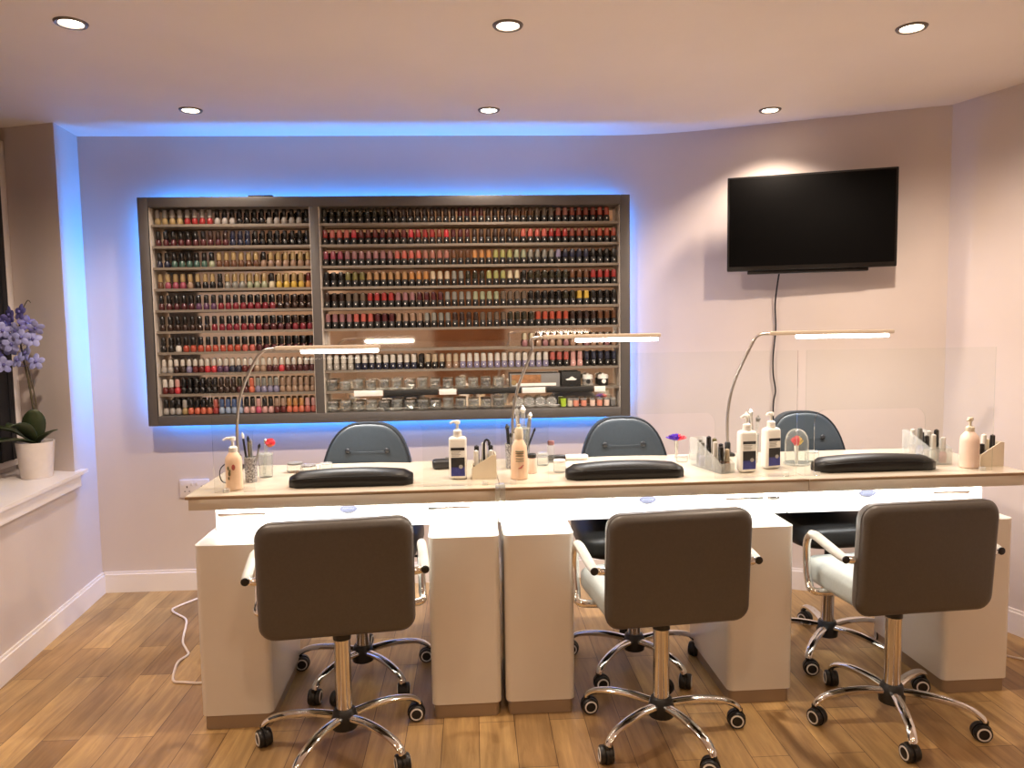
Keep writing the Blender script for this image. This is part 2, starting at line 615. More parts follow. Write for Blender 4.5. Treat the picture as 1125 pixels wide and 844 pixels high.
# ------------------------------------------------------------------ ceiling downlights
ring_me = bulb_me = None
NAMES = ['round ceiling downlight above the orchid chair side, nearer the camera', 'round ceiling downlight in the nearer row, above the middle desk', 'round ceiling downlight in the nearer row, above the third desk',
         'small ceiling downlight by the back wall, above the cabinet end near the window', 'small ceiling downlight by the back wall, above the middle of the cabinet', 'small ceiling downlight by the back wall, above the TV']
NAMES[0] = 'round ceiling downlight in the nearer row, towards the window'
for i, (x, y) in enumerate(DOWNLIGHTS):
    t = thing('ceiling_downlight', NAMES[i], 'ceiling light', (x, y, H), 0, 'recessed ceiling downlights')
    if ring_me is None:
        bm = BM()
        prof = [(.034, -.001), (.036, -.005), (.045, -.006), (.049, 0), (.034, 0)]
        rings = []
        for r, z in prof:
            rings.append([bm.verts.new((r * math.cos(2 * PI * k / 28), r * math.sin(2 * PI * k / 28), z)) for k in range(28)])
        for a, b in zip(rings, rings[1:] + rings[:1]):
            for k in range(28):
                bm.faces.new((a[k], a[(k + 1) % 28], b[(k + 1) % 28], b[k]))
        ring_me = mesh('bezel', bm, M_FASCIAGREY)
        bm = BM()
        lathe(bm, [(.0, -.0055), (.018, -.005), (.030, -.003), (.0335, 0)], 24)
        bulb_me = mesh('lens', bm, M_BULB)
    obj('bezel', ring_me, None, t)
    obj('lens', bulb_me, None, t)
    l = bpy.data.lights.new('downlight', 'SPOT')
    l.energy = DOWN_W if i < 3 else DOWN_WALL_W[i - 3]
    l.color = WARM
    l.spot_size = math.radians(160 if i < 3 else 124)
    l.spot_blend = .6
    l.shadow_soft_size = .03
    lo = bpy.data.objects.new('downlight_beam', l)
    COL.objects.link(lo)
    lo.location = (x, y, H - .035)
for x in (-1.2, .13, 1.44):
    for y in (.55, -.7):
        l = bpy.data.lights.new('downlight', 'SPOT')
        l.energy = DOWN_REAR_W
        l.color = (1.0, .75, .53)
        l.spot_size = math.radians(150)
        l.spot_blend = .75
        l.shadow_soft_size = .04
        lo = bpy.data.objects.new('downlight_beam', l)
        COL.objects.link(lo)
        lo.location = (x, y, H - .035)

# ------------------------------------------------------------------ wall cabinet
KX0, KX1, KZ0, KZ1 = -1.562, .782, .858, 1.945
FY, BY = 3.70, 3.80
cab = thing('nail_polish_cabinet', 'grey framed wall cabinet with ten shelves of polish and blue backlight', 'cabinet', ((KX0 + KX1) / 2, 3.76, KZ0))
ox, oy, oz = cab.location
FW = .047


def cbox(bm, x0, x1, y0, y1, z0, z1, bev=0, mi=0):
    box(bm, x0 - ox, x1 - ox, y0 - oy, y1 - oy, z0 - oz, z1 - oz, bev, mi=mi)


bm = BM()
cbox(bm, KX0, KX0 + FW, FY, BY + .005, KZ0, KZ1, .003)
cbox(bm, KX1 - FW, KX1, FY, BY + .005, KZ0, KZ1, .003)
cbox(bm, KX0 + FW, KX1 - FW, FY, BY + .005, KZ1 - FW, KZ1, .003)
cbox(bm, KX0 + FW, KX1 - FW, FY, BY + .005, KZ0, KZ0 + FW, .003)
obj('outer_frame', bm, M_FRAME, cab)
DV0, DV1 = -.762, -.722
bm = BM()
cbox(bm, DV0, DV1, FY + .004, BY, KZ0 + FW, KZ1 - FW, .002)
obj('divider', bm, M_FRAME, cab)
bm = BM()
cbox(bm, KX0 + FW, KX1 - FW, BY, BY + .004, KZ0 + FW, KZ1 - FW)
obj('mirror_back', bm, M_MIRROR, cab, smooth=False)
IX0, IX1 = KX0 + FW, KX1 - FW
for x0, x1 in ((IX0, IX0 + .004), (DV0 - .004, DV0), (DV1, DV1 + .004), (IX1 - .004, IX1)):
    bm = BM()
    cbox(bm, x0, x1, FY + .012, BY, KZ0 + FW, KZ1 - FW)
    obj('side_liner', bm, M_LINER, cab, smooth=False)
SZ = lambda r: .908 + .1013 * (10 - r)
for bay, (a, b) in enumerate(((IX0 + .004, DV0 - .004), (DV1 + .004, IX1 - .004))):
    for r in range(1, 11):
        if r == 10:
            continue
        bm = BM()
        cbox(bm, a, b, FY + .024, BY, SZ(r) - .005, SZ(r), mi=0)
        cbox(bm, a, b, FY + .020, FY + .024, SZ(r) - .011, SZ(r) + .001, mi=0)
        obj('shelf', bm, M_SHELF, cab, smooth=False)
# printed strips on the last shelf's lip
for px0, px1, white in ((-.58, -.44, 1), (-.435, -.17, 0), (-.165, -.08, 1), (-.075, .24, 0), (.245, .36, 1), (.365, .60, 0), (.605, .66, 1)):
    bm = BM()
    cbox(bm, px0, px1, FY + .016, FY + .020, SZ(9) - .027, SZ(9) + .001, .001)
    o = obj('label_strip', bm, M_WHITE if white else M_BOX, cab)
    o['label'] = 'white strip' if white else 'black strip'
for a in (KX0 + .3, KX1 - .3):
    bm = BM()
    cbox(bm, a - .03, a + .03, BY + .005, 3.841, KZ1 - .3, KZ1 - .24, .003)
    obj('wall_bracket', bm, M_GREY, cab)
# blue strip behind the frame
gy = 3.830
GI = .031                      # the strip sits this far in from the frame's outer edge
BLUE = (.02, .27, 1.0)
LX, LZ = KX1 - KX0, KZ1 - KZ0
cx, cz = (KX0 + KX1) / 2, (KZ0 + KZ1) / 2
bm = BM()
i_ = .036
for (x0, x1, z0, z1) in ((KX0 + i_, KX1 - i_, KZ1 - i_ - .006, KZ1 - i_), (KX0 + i_, KX1 - i_, KZ0 + i_, KZ0 + i_ + .006), (KX0 + i_, KX0 + i_ + .006, KZ0 + i_ + .006, KZ1 - i_ - .006), (KX1 - i_ - .006, KX1 - i_, KZ0 + i_ + .006, KZ1 - i_ - .006)):
    cbox(bm, x0, x1, BY + .005, BY + .009, z0, z1)
obj('led_strip', bm, M_LEDBLUE, cab, smooth=False)
area('cabinet_glow', (cx, gy - .006, KZ1 - GI), (PI, 0, 0), LX - .06, .009, GLOW_W * LX * .9, BLUE)
area('cabinet_glow', (cx, gy - .006, KZ0 + GI), (0, 0, 0), LX - .06, .009, GLOW_W * LX * .8, BLUE)
area('cabinet_glow', (KX0 + GI, gy - .006, cz), (0, PI / 2, 0), LZ - .06, .009, GLOW_W * LZ * 1.8, BLUE)
area('cabinet_glow', (KX1 - GI, gy - .006, cz), (0, -PI / 2, 0), LZ - .06, .009, GLOW_W * LZ * .7, BLUE)
# controller on top
t = thing('led_controller', 'small black light strip controller lying on the cabinet top', 'controller', (-1.0, 3.76, KZ1))
bm = BM()
box(bm, -.058, .058, -.018, .018, 0, .014, .003)
obj('body', bm, M_BLACK, t)
bm = BM()
tube(bm, [(.05, .01, .007), (.07, .02, .007), (.075, .05, .004)], .0025, 6, smooth=4)
obj('lead', bm, M_CORDB, t)
bm = BM()
for k in (-.02, .01):
    lathe(bm, [(.003, 0), (.003, .003), (0, .004)], 10, k, 0, .013)
obj('indicator', bm, M_WHITE, t)

# ------------------------------------------------------------------ polish bottles
ORD = ['first', 'second', 'third', 'fourth', 'fifth', 'sixth', 'seventh', 'eighth', 'ninth', 'tenth', 'eleventh', 'twelfth', 'thirteenth', 'fourteenth', 'fifteenth', 'sixteenth', 'seventeenth', 'eighteenth', 'nineteenth']
TENS = {20: 'twent', 30: 'thirt', 40: 'fort'}


def ordinal(n):
    if n < 20:
        return ORD[n - 1]
    t, u = n // 10 * 10, n % 10
    return TENS[t] + 'ieth' if u == 0 else TENS[t] + 'y-' + ORD[u - 1]


ROWN = [None, 'top', 'second', 'third', 'fourth', 'fifth', 'sixth', 'seventh', 'eighth', 'ninth', 'bottom']
PAL = {}


def pal(key, rgb, rough=.25):
    if key not in PAL:
        g = sum(rgb) / 3
        rgb = tuple((.86 * v + .14 * g) * .84 for v in rgb)
        PAL[key] = mat('polish_' + key.replace(' ', '_'), rgb, rough, var=.06, scale=60, coat=.3)
    return PAL[key]


C = {'black': (24, 22, 22), 'dark brown': (58, 36, 28), 'dark olive': (52, 48, 30), 'grey brown': (110, 92, 76), 'brick red': (150, 62, 44), 'coral': (206, 92, 78), 'red': (176, 44, 42),
     'bright red': (222, 46, 58), 'dark red': (112, 32, 30), 'orange red': (196, 74, 48), 'magenta': (168, 66, 88), 'mauve': (160, 104, 108), 'dusty rose': (178, 108, 92), 'brown': (110, 66, 38),
     'orange': (204, 134, 66), 'tan': (180, 132, 82), 'olive': (126, 116, 60), 'lime': (170, 168, 92), 'pale green': (160, 166, 130), 'grey': (140, 138, 128), 'lavender': (140, 132, 168),
     'navy': (36, 40, 66), 'beige': (206, 182, 148), 'cream': (222, 208, 170), 'white': (232, 224, 212), 'pink': (222, 158, 150), 'yellow': (222, 180, 62), 'teal': (70, 104, 92), 'maroon': (88, 30, 34),
     'crimson': (140, 30, 44), 'purple': (96, 56, 92), 'nude': (170, 134, 108), 'silver': (176, 168, 160), 'blue': (70, 96, 150), 'pale blue': (150, 166, 196), 'orange pink': (226, 104, 70), 'hot pink': (220, 74, 110), 'gold': (186, 154, 98)}
K = lambda k: pal(k, C[k])

bm = BM()
lathe(bm, [(.0105, 0), (.0138, .002), (.0142, .008), (.0140, .024), (.0118, .031), (.0080, .034)], 12)
bx = box(bm, -.0022, .0022, -.0150, -.0135, .014, .020, 0, mi=1)
gel_body = mesh('gel_body', bm, [M_BLACK, M_WHITE])
bm = BM()
lathe(bm, [(.0125, 0), (.0128, .003), (.0118, .030), (.0104, .037), (.005, .0395), (0, .040)], 12)
cap_gel = mesh('cap', bm, M_BLACK)
bm = BM()
lathe(bm, [(.0115, 0), (.0135, .002), (.0142, .010), (.0140, .022), (.0100, .030), (.0068, .034)], 12)
pol_body = mesh('polish_body', bm, M_BLACK)
bm = BM()
lathe(bm, [(.0112, 0), (.0118, .002), (.0108, .034), (.0086, .038), (0, .039)], 12)
cap_pol = mesh('cap', bm, M_BLACK)
bm = BM()
lathe(bm, [(.0094, 0), (.0102, .002), (.0106, .014), (.0098, .024), (.0072, .031), (0, .034)], 12)
cap_round = mesh('cap', bm, M_WHITE)


def proto_bottle(name, body, cap):
    b = bpy.data.objects.new(name, body)
    COL.objects.link(b)
    c = bpy.data.objects.new('cap', cap)
    COL.objects.link(c)
    c.parent = b
    c.location = (0, 0, .0335)
    for o in (b, c):
        o.material_slots[0].link = 'OBJECT'
    return b, c


PROTO = {}


def bottle(name, body, cap, loc, bodymat, capmat, label, group):
    key = (name, body.name, cap.name)
    if key not in PROTO:
        PROTO[key] = proto_bottle(name, body, cap)
        b, c = PROTO[key]
    else:
        b0, c0 = PROTO[key]
        b, c = b0.copy(), c0.copy()
        COL.objects.link(b)
        COL.objects.link(c)
        c.parent = b
    b.location = loc
    b.material_slots[0].material = bodymat
    c.material_slots[0].material = capmat
    b.rotation_euler = (0, 0, random.uniform(-.12, .12))
    tag(b, label, 'bottle', group)


def rle(*a):
    out = []
    for n, k in a:
        out += [k] * n
    return out


GEL = {
    1: rle((9, 'dark olive'), (10, 'dark brown'), (4, 'maroon'), (4, 'dark brown'), (3, 'brown'), (3, 'grey brown'), (2, 'dusty rose'), (4, 'brick red'), (2, 'orange red')),
    2: rle((1, 'red'), (3, 'coral'), (1, 'bright red'), (7, 'dark red'), (1, 'bright red'), (3, 'red'), (1, 'brick red'), (1, 'bright red'), (3, 'maroon'), (6, 'dark brown'), (1, 'brown'), (4, 'coral'), (3, 'red'), (4, 'brick red'), (2, 'orange red')),
    3: rle((3, 'magenta'), (7, 'mauve'), (4, 'coral'), (4, 'dusty rose'), (3, 'brown'), (3, 'orange'), (3, 'lime'), (2, 'pale green'), (4, 'grey'), (1, 'lavender'), (4, 'navy'), (4, 'black')),
    4: rle((3, 'black'), (3, 'olive'), (6, 'tan'), (3, 'orange'), (3, 'beige'), (2, 'grey'), (3, 'dark olive'), (3, 'lime'), (2, 'cream'), (1, 'black'), (6, 'dark olive'), (3, 'brown'), (4, 'red')),
    5: rle((3, 'dark brown'), (3, 'grey brown'), (4, 'red'), (3, 'mauve'), (4, 'maroon'), (4, 'grey'), (4, 'pale green'), (4, 'grey brown'), (5, 'black'), (2, 'dark olive'), (2, 'yellow'), (4, 'black')),
    6: rle((4, 'mauve'), (3, 'coral'), (3, 'maroon'), (4, 'nude'), (4, 'grey'), (4, 'dark brown'), (4, 'grey brown'), (4, 'dark olive'), (5, 'orange red'), (4, 'dark brown'), (3, 'brown')),
}
WX0, WX1 = DV1 + .006, IX1 - .008
NB = 42
pw = (WX1 - WX0) / NB
YB = FY + .048
for r, caps in GEL.items():
    for k, c in enumerate(caps[:41] if r == 1 else (caps + [caps[-1]] * NB)[:NB]):
        bottle('gel_polish_bottle', gel_body, cap_gel, (WX0 + pw * (k + .5), YB + random.uniform(-.002, .002), SZ(r) + .0005), M_BLACK, K(c),
               f'black gel bottle, {c} cap, {ordinal(k + 1)} from the divider, {ROWN[r]} wide shelf', f'gel bottles on the {ROWN[r]} wide shelf')
row7 = rle((2, 'cream'), (3, 'nude'), (3, 'beige'), (2, 'gold'), (2, 'silver'), (2, 'grey'))
for k, c in enumerate(row7):
    bottle('nail_polish_bottle', pol_body, cap_round, (WX1 - pw * (13.5 - k), YB, SZ(7) + .0005), K('nude' if k % 3 else 'mauve'), K(c),
           f'nude polish bottle, {c} cap, {ordinal(14 - k)} from the frame edge, seventh wide shelf', 'polish bottles on the seventh wide shelf')
row8 = rle((4, ('white', 'silver')), (9, ('white', 'navy')), (1, ('black', 'black')), (3, ('beige', 'black')), (2, ('beige', 'nude')), (13, ('white', 'lavender')), (3, ('coral', 'black')), (2, ('pink', 'pink')), (5, ('navy', 'black')))
for k, (c, b) in enumerate(row8):
    bottle('gel_polish_bottle', gel_body, cap_gel, (WX0 + pw * (k + .5), YB, SZ(8) + .0005), K(b), K(c),
           f'{b} gel bottle, {c} cap, {ordinal(k + 1)} from the divider, eighth wide shelf', 'gel bottles on the eighth wide shelf')

LB = {
    1: rle((4, ('silver', 'gold')), (4, ('silver', 'red')), (3, ('black', 'silver')), (4, ('black', 'black')), (5, ('black', 'silver')), (1, ('black', 'black'))),
    2: rle((7, ('black', 'maroon')), (3, ('dark brown', 'maroon')), (3, ('navy', 'navy')), (8, ('black', 'black'))),
    3: rle((2, ('black', 'navy')), (5, ('black', 'teal')), (1, ('black', 'pale green')), (6, ('gold', 'brown')), (1, ('black', 'nude')), (6, ('gold', 'nude'))),
    4: rle((1, ('gold', 'brown')), (3, ('gold', 'magenta')), (1, ('gold', 'nude')), (3, ('gold', 'black')), (1, ('black', 'black')), (3, ('gold', 'grey')), (3, ('gold', 'pale green')), (1, ('black', 'cream')), (4, ('gold', 'yellow')), (1, ('dark red', 'orange'))),
    5: rle((5, ('black', 'maroon')), (3, ('black', 'purple')), (8, ('black', 'crimson')), (5, ('dark brown', 'dark brown'))),
    6: rle((7, ('black', 'dark brown')), (7, ('black', 'crimson')), (4, ('black', 'maroon')), (3, ('dark brown', 'crimson'))),
    7: rle((2, ('black', 'black')), (1, ('black', 'white')), (8, ('black', 'orange red')), (2, ('black', 'coral')), (8, ('black', 'maroon'))),
    8: rle((2, ('white', 'silver')), (2, ('white', 'dark brown')), (1, ('white', 'lavender')), (2, ('white', 'dark red')), (2, ('white', 'bright red')), (2, ('white', 'purple')), (2, ('white', 'navy')), (2, ('white', 'dark red')), (2, ('white', 'nude')), (2, ('white', 'maroon')), (1, ('white', 'bright red')), (5, ('white', 'maroon'))),
    9: rle((2, ('white', 'dark red')), (1, ('pink', 'bright red')), (6, ('black', 'black')), (3, ('dark brown', 'dark brown')), (2, ('dark olive', 'maroon')), (1, ('orange pink', 'orange pink')), (4, ('grey', 'lavender')), (6, ('nude', 'nude'))),
    10: rle((3, ('black', 'silver')), (1, ('silver', 'gold')), (4, ('black', 'orange pink')), (1, ('coral', 'red')), (4, ('blue', 'pale blue')), (2, ('black', 'pink')), (1, ('pink', 'hot pink')), (2, ('black', 'pink')), (2, ('nude', 'dark red')), (3, ('orange', 'orange pink')), (2, ('pink', 'coral'))),
}
NX0, NX1 = IX0 + .008, DV0 - .006
for r, row in LB.items():
    n = 25 if r >= 8 else 21
    row = (row + [row[-1]] * n)[:n]
    p = (NX1 - NX0) / n
    for k, (c, b) in enumerate(row):
        bottle('nail_polish_bottle', pol_body, cap_round if r == 8 else cap_pol, (NX0 + p * (k + .5), YB + random.uniform(-.002, .002), SZ(r) + .0005), K(b), K(c),
               f'{b} polish bottle, {c} cap, {ordinal(n - k)} from the divider, {ROWN[r]} narrow shelf', f'polish bottles on the {ROWN[r]} narrow shelf')

# jars, boxes and pots on the two lowest wide shelves
def tub(label, loc, hgt, rr, m, cont, tilt, group):
    t = thing('nail_art_jar', label, 'jar', loc, random.uniform(0, 3), group)
    bm = BM()
    lathe(bm, [(rr * .85, 0), (rr, .004), (rr, hgt * .8), (rr * .9, hgt * .85)], 14)
    obj('jar', bm, M_CLEAR, t)
    bm = BM()
    for k in range(9):
        a, q = random.uniform(0, 6.28), random.uniform(.1, .6) * rr
        mx = Matrix.Translation((q * math.cos(a), q * math.sin(a), random.uniform(.25, .6) * hgt)) @ Matrix.Rotation(random.uniform(0, 3), 4, 'X') @ Matrix.Rotation(random.uniform(0, 3), 4, 'Z')
        r = bmesh.ops.create_cube(bm, size=1)
        bmesh.ops.transform(bm, matrix=mx @ Matrix.Diagonal((rr * .7, rr * .3, rr * .16, 1)), verts=r['verts'])
    c = obj('nail_art_pieces', bm, cont, t, smooth=False)
    c['kind'] = 'stuff'
    bm = BM()
    lathe(bm, [(rr * .98, hgt * .82), (rr * 1.04, hgt * .83), (rr * 1.04, hgt * .97), (rr * .9, hgt), (0, hgt)], 14)
    obj('lid', bm, m, t)
    return t


for k in range(14):
    x = -.69 + k * .063
    tub(f'clear nail art jar with silver pieces, {ordinal(k + 1)} from the divider, ninth wide shelf', (x, YB, SZ(9) + .001), random.uniform(.044, .056), .025, M_CLEARW if k % 3 else M_SILVER, M_SILVER if k % 4 else M_GLITTER, 0, 'nail art jars on the ninth wide shelf')
    tub(f'clear nail art jar with silver pieces, {ordinal(k + 1)} from the divider, bottom wide shelf', (x, YB, SZ(10) + .001), random.uniform(.046, .058), .026, M_CLEARW if k % 2 else M_SILVER, M_GLITTER if k % 3 == 1 else M_SILVER, 0, 'nail art jars on the bottom wide shelf')
# round sample discs
for k in range(4):
    t = thing('sample_disc', f'round white nail sample disc on edge, {ordinal(k + 1)} from the nail art jars', 'sample disc', (.225 + k * .056, YB, SZ(10) + .001), 0, 'round discs on the bottom wide shelf')
    bm = BM()
    mx = Matrix.Translation((0, 0, .027)) @ Matrix.Rotation(PI / 2, 4, 'X')
    lathe(bm, [(.0265, -.006), (.027, 0), (.0265, .006)], 26, mx=mx)
    obj('disc', bm, M_CLEARW, t)
    bm = BM()
    for q in range(10):
        a = 2 * PI * q / 10
        m2 = Matrix.Translation((.018 * math.cos(a), -.007, .027 + .018 * math.sin(a))) @ Matrix.Rotation(-a, 4, 'Y')
        r = bmesh.ops.create_uvsphere(bm, u_segments=8, v_segments=5, radius=1)
        bmesh.ops.transform(bm, matrix=m2 @ Matrix.Diagonal((.006, .002, .0035, 1)), verts=r['verts'])
    obj('nail_tips', bm, M_SILVER, t)
POTS = [(.453, M_LIME, 'lime green'), (.487, M_TOP, 'pale cream'), (.517, M_PEACHPOT, 'peach'), (.556, M_PEACHPOT, 'peach'), (.600, M_PINKPEACH, 'pale pink'), (.636, M_PEACHPOT, 'peach'), (.672, M_PINKPEACH, 'pale pink'), (.704, M_GREY, 'grey')]
for k, (x, m, nm) in enumerate(POTS):
    t = thing('powder_pot', f'small {nm} powder pot, {ordinal(k + 1)} from the round sample discs', 'pot', (x, YB, SZ(10) + .001), 0, 'small pots on the bottom wide shelf')
    bm = BM()
    lathe(bm, [(.0125, 0), (.0138, .002), (.0138, .028), (.012, .03)], 14)
    obj('pot', bm, m, t)
    bm = BM()
    lathe(bm, [(.0142, .030), (.0148, .031), (.0148, .038), (.013, .040), (0, .040)], 14)
    obj('lid', bm, M_CLEARW if k else M_LIME, t)
# boxes on the ninth wide shelf
t = thing('display_box', 'clear fronted box with brown picture, on the ninth wide shelf', 'box', (.31, YB, SZ(9) + .001))
bm = BM()
box(bm, -.125, .125, -.018, .018, 0, .068, .002)
obj('box', bm, M_GREY, t)
bm = BM()
box(bm, -.115, .03, -.021, -.0182, .022, .062)
obj('picture', bm, M_PRINT, t, smooth=False)
bm = BM()
box(bm, -.115, .105, -.021, -.0182, .006, .020)
obj('white_band', bm, M_WHITE, t, smooth=False)
bm = BM()
lathe(bm, [(.014, 0), (.014, .004), (0, .005)], 6, mx=Matrix.Translation((-.105, -.0225, .024)) @ Matrix.Rotation(PI / 2, 4, 'X'))
obj('gold_bow', bm, K('gold'), t)
t = thing('gift_box', 'black square box with a white swan-like emblem beside the brown picture box', 'box', (.49, YB, SZ(9) + .001))
bm = BM()
box(bm, -.048, .048, -.02, .02, 0, .074, .002)
obj('box', bm, M_BOX, t)
bm = BM()
prism(bm, [(-.028, .036), (-.02, .031), (.02, .031), (.030, .037), (.018, .040), (.012, .046), (.004, .050), (-.004, .046), (-.010, .041)], -.0215, -.0202, 'y')
obj('emblem', bm, M_WHITE, t, smooth=False)
for k, (x, lab) in enumerate(((.577, 'white pot with round black lid beside the black emblem box'), (.655, 'white stubby pot with black base on the ninth wide shelf end'))):
    t = thing('cream_pot', lab, 'pot', (x, YB + .010, SZ(9) + .002))
    bm = BM()
    lathe(bm, [(.024, 0), (.026, .003), (.026, .03), (.024, .034)], 16)
    obj('pot', bm, (M_CLEARW, M_BOX)[k], t)
    bm = BM()
    lathe(bm, [(.027, .034), (.027, .05), (.02, .056), (.006, .057), (.006, .062), (0, .063)], 16)
    obj('lid', bm, M_WHITE, t)
    bm = BM()
    lathe(bm, [(.011, 0), (.011, .003), (0, .004)], 12, mx=Matrix.Translation((0, -.0265, .022)) @ Matrix.Rotation(PI / 2, 4, 'X'))
    obj('badge', bm, (M_BOX, M_WHITE)[k], t)

# ------------------------------------------------------------------ manicure desks
DROT = math.radians(.82)
DO = Vector((-.914, 2.45))


def DW(lx, ly, z=0):
    c, s = math.cos(DROT), math.sin(DROT)
    return (DO.x + lx * c - ly * s, DO.y + lx * s + ly * c, z)


TZ = .785


def desk(label, x0, x1, posts, emb, handles, end0=False, end1=False):
    t = thing('manicure_desk', label, 'desk', DW(x0, 0), DROT, 'manicure desks in one row')
    w = x1 - x0
    bm = BM()
    prism(bm, rrect(0, w, 0, .53, .006, 3), TZ - .010, TZ, 'z')
    obj('desktop', bm, M_TOP, t)
    bm = BM()
    box(bm, 0, w, -.003, 0, TZ - .010, TZ - .001, .001)
    obj('front_edge', bm, M_TOPEDGE, t)
    a, b = (.008 if end0 else 0), w - (.012 if end1 else 0)
    bm = BM()
    box(bm, a, b, .004, .022, .738, TZ - .0102, .0015)
    box(bm, a, a + .018, .022, .50, .738, TZ - .0102, .0015)
    box(bm, b - .018, b, .022, .50, .738, TZ - .0102, .0015)
    obj('fascia', bm, M_FASCIA, t)
    bm = BM()
    a2, b2 = a + (.03 if end0 else 0), b - (.03 if end1 else 0)
    box(bm, a2, b2, .17, .49, .622, .7705, .004)
    ap = obj('apron', bm, M_DESK, t)
    bm = BM()
    box(bm, a2 + .01, b2 - .01, .028, .045, .7600, .7700, .002)
    obj('led_strip', bm, M_LEDDESK, t)
    for hx0, hx1 in handles:
        bm = BM()
        box(bm, hx0 - x0, hx1 - x0, .162, .1699, .678, .688, .002)
        obj('drawer_handle', bm, M_CHROME, t)
    for p0, p1 in posts:
        bm = BM()
        prism(bm, rrect(p0 - x0, p1 - x0, 0, .46, .022, 6), .048, .622, 'z')
        po = obj('pedestal', bm, M_DESK, t)
        bm = BM()
        prism(bm, rrect(p0 - x0 + .008, p1 - x0 - .008, .006, .452, .018, 5), 0, .048, 'z')
        obj('plinth', bm, M_PLINTH, po)
    if emb is not None:
        bm = BM()
        e = emb - x0
        mx = None
        prism(bm, ellipse(e, .690, .031, .0135), .163, .1699, 'y')
        eo = obj('emblem', bm, M_EMBLEM, t, angle=30)
        bm = BM()
        for q in (-.014, 0, .014):
            tube(bm, [(e + q - .006, .1625, .686), (e + q - .002, .1625, .694), (e + q + .002, .1625, .686), (e + q + .006, .1625, .694)], .0009, 5)
        obj('emblem_mark', bm, M_EMBLEMMARK, eo)
    lo = area('desk_glow', DW((x0 + x1) / 2, .062, .7585), (0, 0, 0), w - .06, .03, DESK_LED_W * w, (.93, .97, 1.0), spread=math.radians(115))
    lo.rotation_euler = (math.radians(70), 0, DROT)
    return t


desk('white gloss manicure desk at the window end, with two wide pedestals', -.018, .998, [(0, .232), (.757, .993)], .475, [(.03, .19), (.75, .90)], end0=True)
desk('white gloss manicure desk in the middle of the row', 1.0, 2.052, [(1.008, 1.244), (1.776, 2.004)], 1.536, [(1.82, 1.96), (1.975, 2.02)])
desk('white gloss manicure desk under the TV end, with one pedestal', 2.054, 2.836, [(2.548, 2.792)], 2.352, [(2.6, 2.74)], end1=True)

# clear clip over the joint
t = thing('screen_clip', 'clear plastic clip on the front edge where first two desks meet', 'clip', DW(.999, -.004, .72), DROT)
bm = BM()
box(bm, -.016, .016, -.008, -.001, .012, .078, .002)
box(bm, -.016, .016, -.008, .045, .0665, .072, .001)
obj('bracket', bm, M_CLEARW, t)
bm = BM()
lathe(bm, [(.006, 0), (.006, .012), (.003, .016)], 10, mx=Matrix.Translation((0, -.004, -.002)))
obj('screw', bm, M_CLEARW, t)

# perspex screens with an arm opening
def screen(label, x0, x1, c0, c1, top=1.22):
    t = thing('perspex_screen', label, 'screen', DW(x0, .05, TZ + .0005), DROT, 'clear screens along the desk fronts')
    w, h = x1 - x0, top - TZ
    a, b, hz, r = c0 - x0, c1 - x0, .228, .04
    outl = [(0, 0), (a, 0)]
    for k in range(7):
        an = PI - PI / 2 * k / 6
        outl.append((a + r + r * math.cos(an), hz - r + r * math.sin(an)))
    for k in range(7):
        an = PI / 2 - PI / 2 * k / 6
        outl.append((b - r + r * math.cos(an), hz - r + r * math.sin(an)))
    outl += [(b, 0), (w, 0), (w, h), (0, h)]
    bm = BM()
    fs = prism(bm, outl, 0, .004, 'y')
    setmat(bm, fs[2:], 1)
    obj('pane', bm, [M_PERSPEX, M_PERSPEXEDGE], t, smooth=False)
    bm = BM()
    for q in (.03, w - .05):
        box(bm, q, q + .02, -.012, -.0005, 0, .014, .002)
    obj('foot', bm, M_CLEARW, t)
    return t


screen('clear perspex screen with arm opening, standing on the window end desk', .06, .99, .190, .744)
screen('clear perspex screen with arm opening, standing on the middle desk', 1.006, 2.03, 1.166, 1.742)
screen('clear perspex screen with arm opening, standing on the TV end desk', 2.06, 2.74, 2.092, 2.49)


# arm cushions
def cushion(label, x0, x1, ly):
    t = thing('arm_cushion', label, 'cushion', DW((x0 + x1) / 2, ly, TZ), DROT, 'black arm cushions on the desks')
    w = (x1 - x0) / 2
    bm = BM()
    N, secs = 14, []
    prof = [(-.050, .004), (-.046, 0), (.046, 0), (.050, .004), (.052, .03), (.044, .046), (.022, .055), (-.010, .056), (-.036, .050), (-.050, .036), (-.052, .02)]
    for k in range(N + 1):
        s = -1 + 2 * k / N
        x = w * s
        e = max(0, (abs(s) - .86) / .14)
        sc = math.sqrt(max(0, 1 - e * e * .75))
        hh = (.78 + .22 * (1 - s * s)) * (1 - .25 * e * e)
        secs.append([bm.verts.new((x, y * sc, z * hh)) for y, z in prof])
    n = len(prof)
    for a, b in zip(secs, secs[1:]):
        for k in range(n):
            bm.faces.new((a[k], a[(k + 1) % n], b[(k + 1) % n], b[k]))
    bm.faces.new(secs[0])
    bm.faces.new(list(reversed(secs[-1])))
    obj('pad', bm, M_BLKLEATHER, t, angle=60)
    bm = BM()
    tube(bm, [(-w * .93, -.0495, .030), (-w * .5, -.0525, .036), (0, -.0530, .038), (w * .5, -.0525, .036), (w * .93, -.0495, .030)], .0012, 6, smooth=4)
    obj('seam', bm, M_BLACK, t)


cushion('black padded arm cushion on the window end desk', .290, .705, .125)
cushion('black padded arm cushion on the middle desk', 1.236, 1.646, .120)
cushion('black padded arm cushion on the TV end desk', 2.128, 2.565, .125)


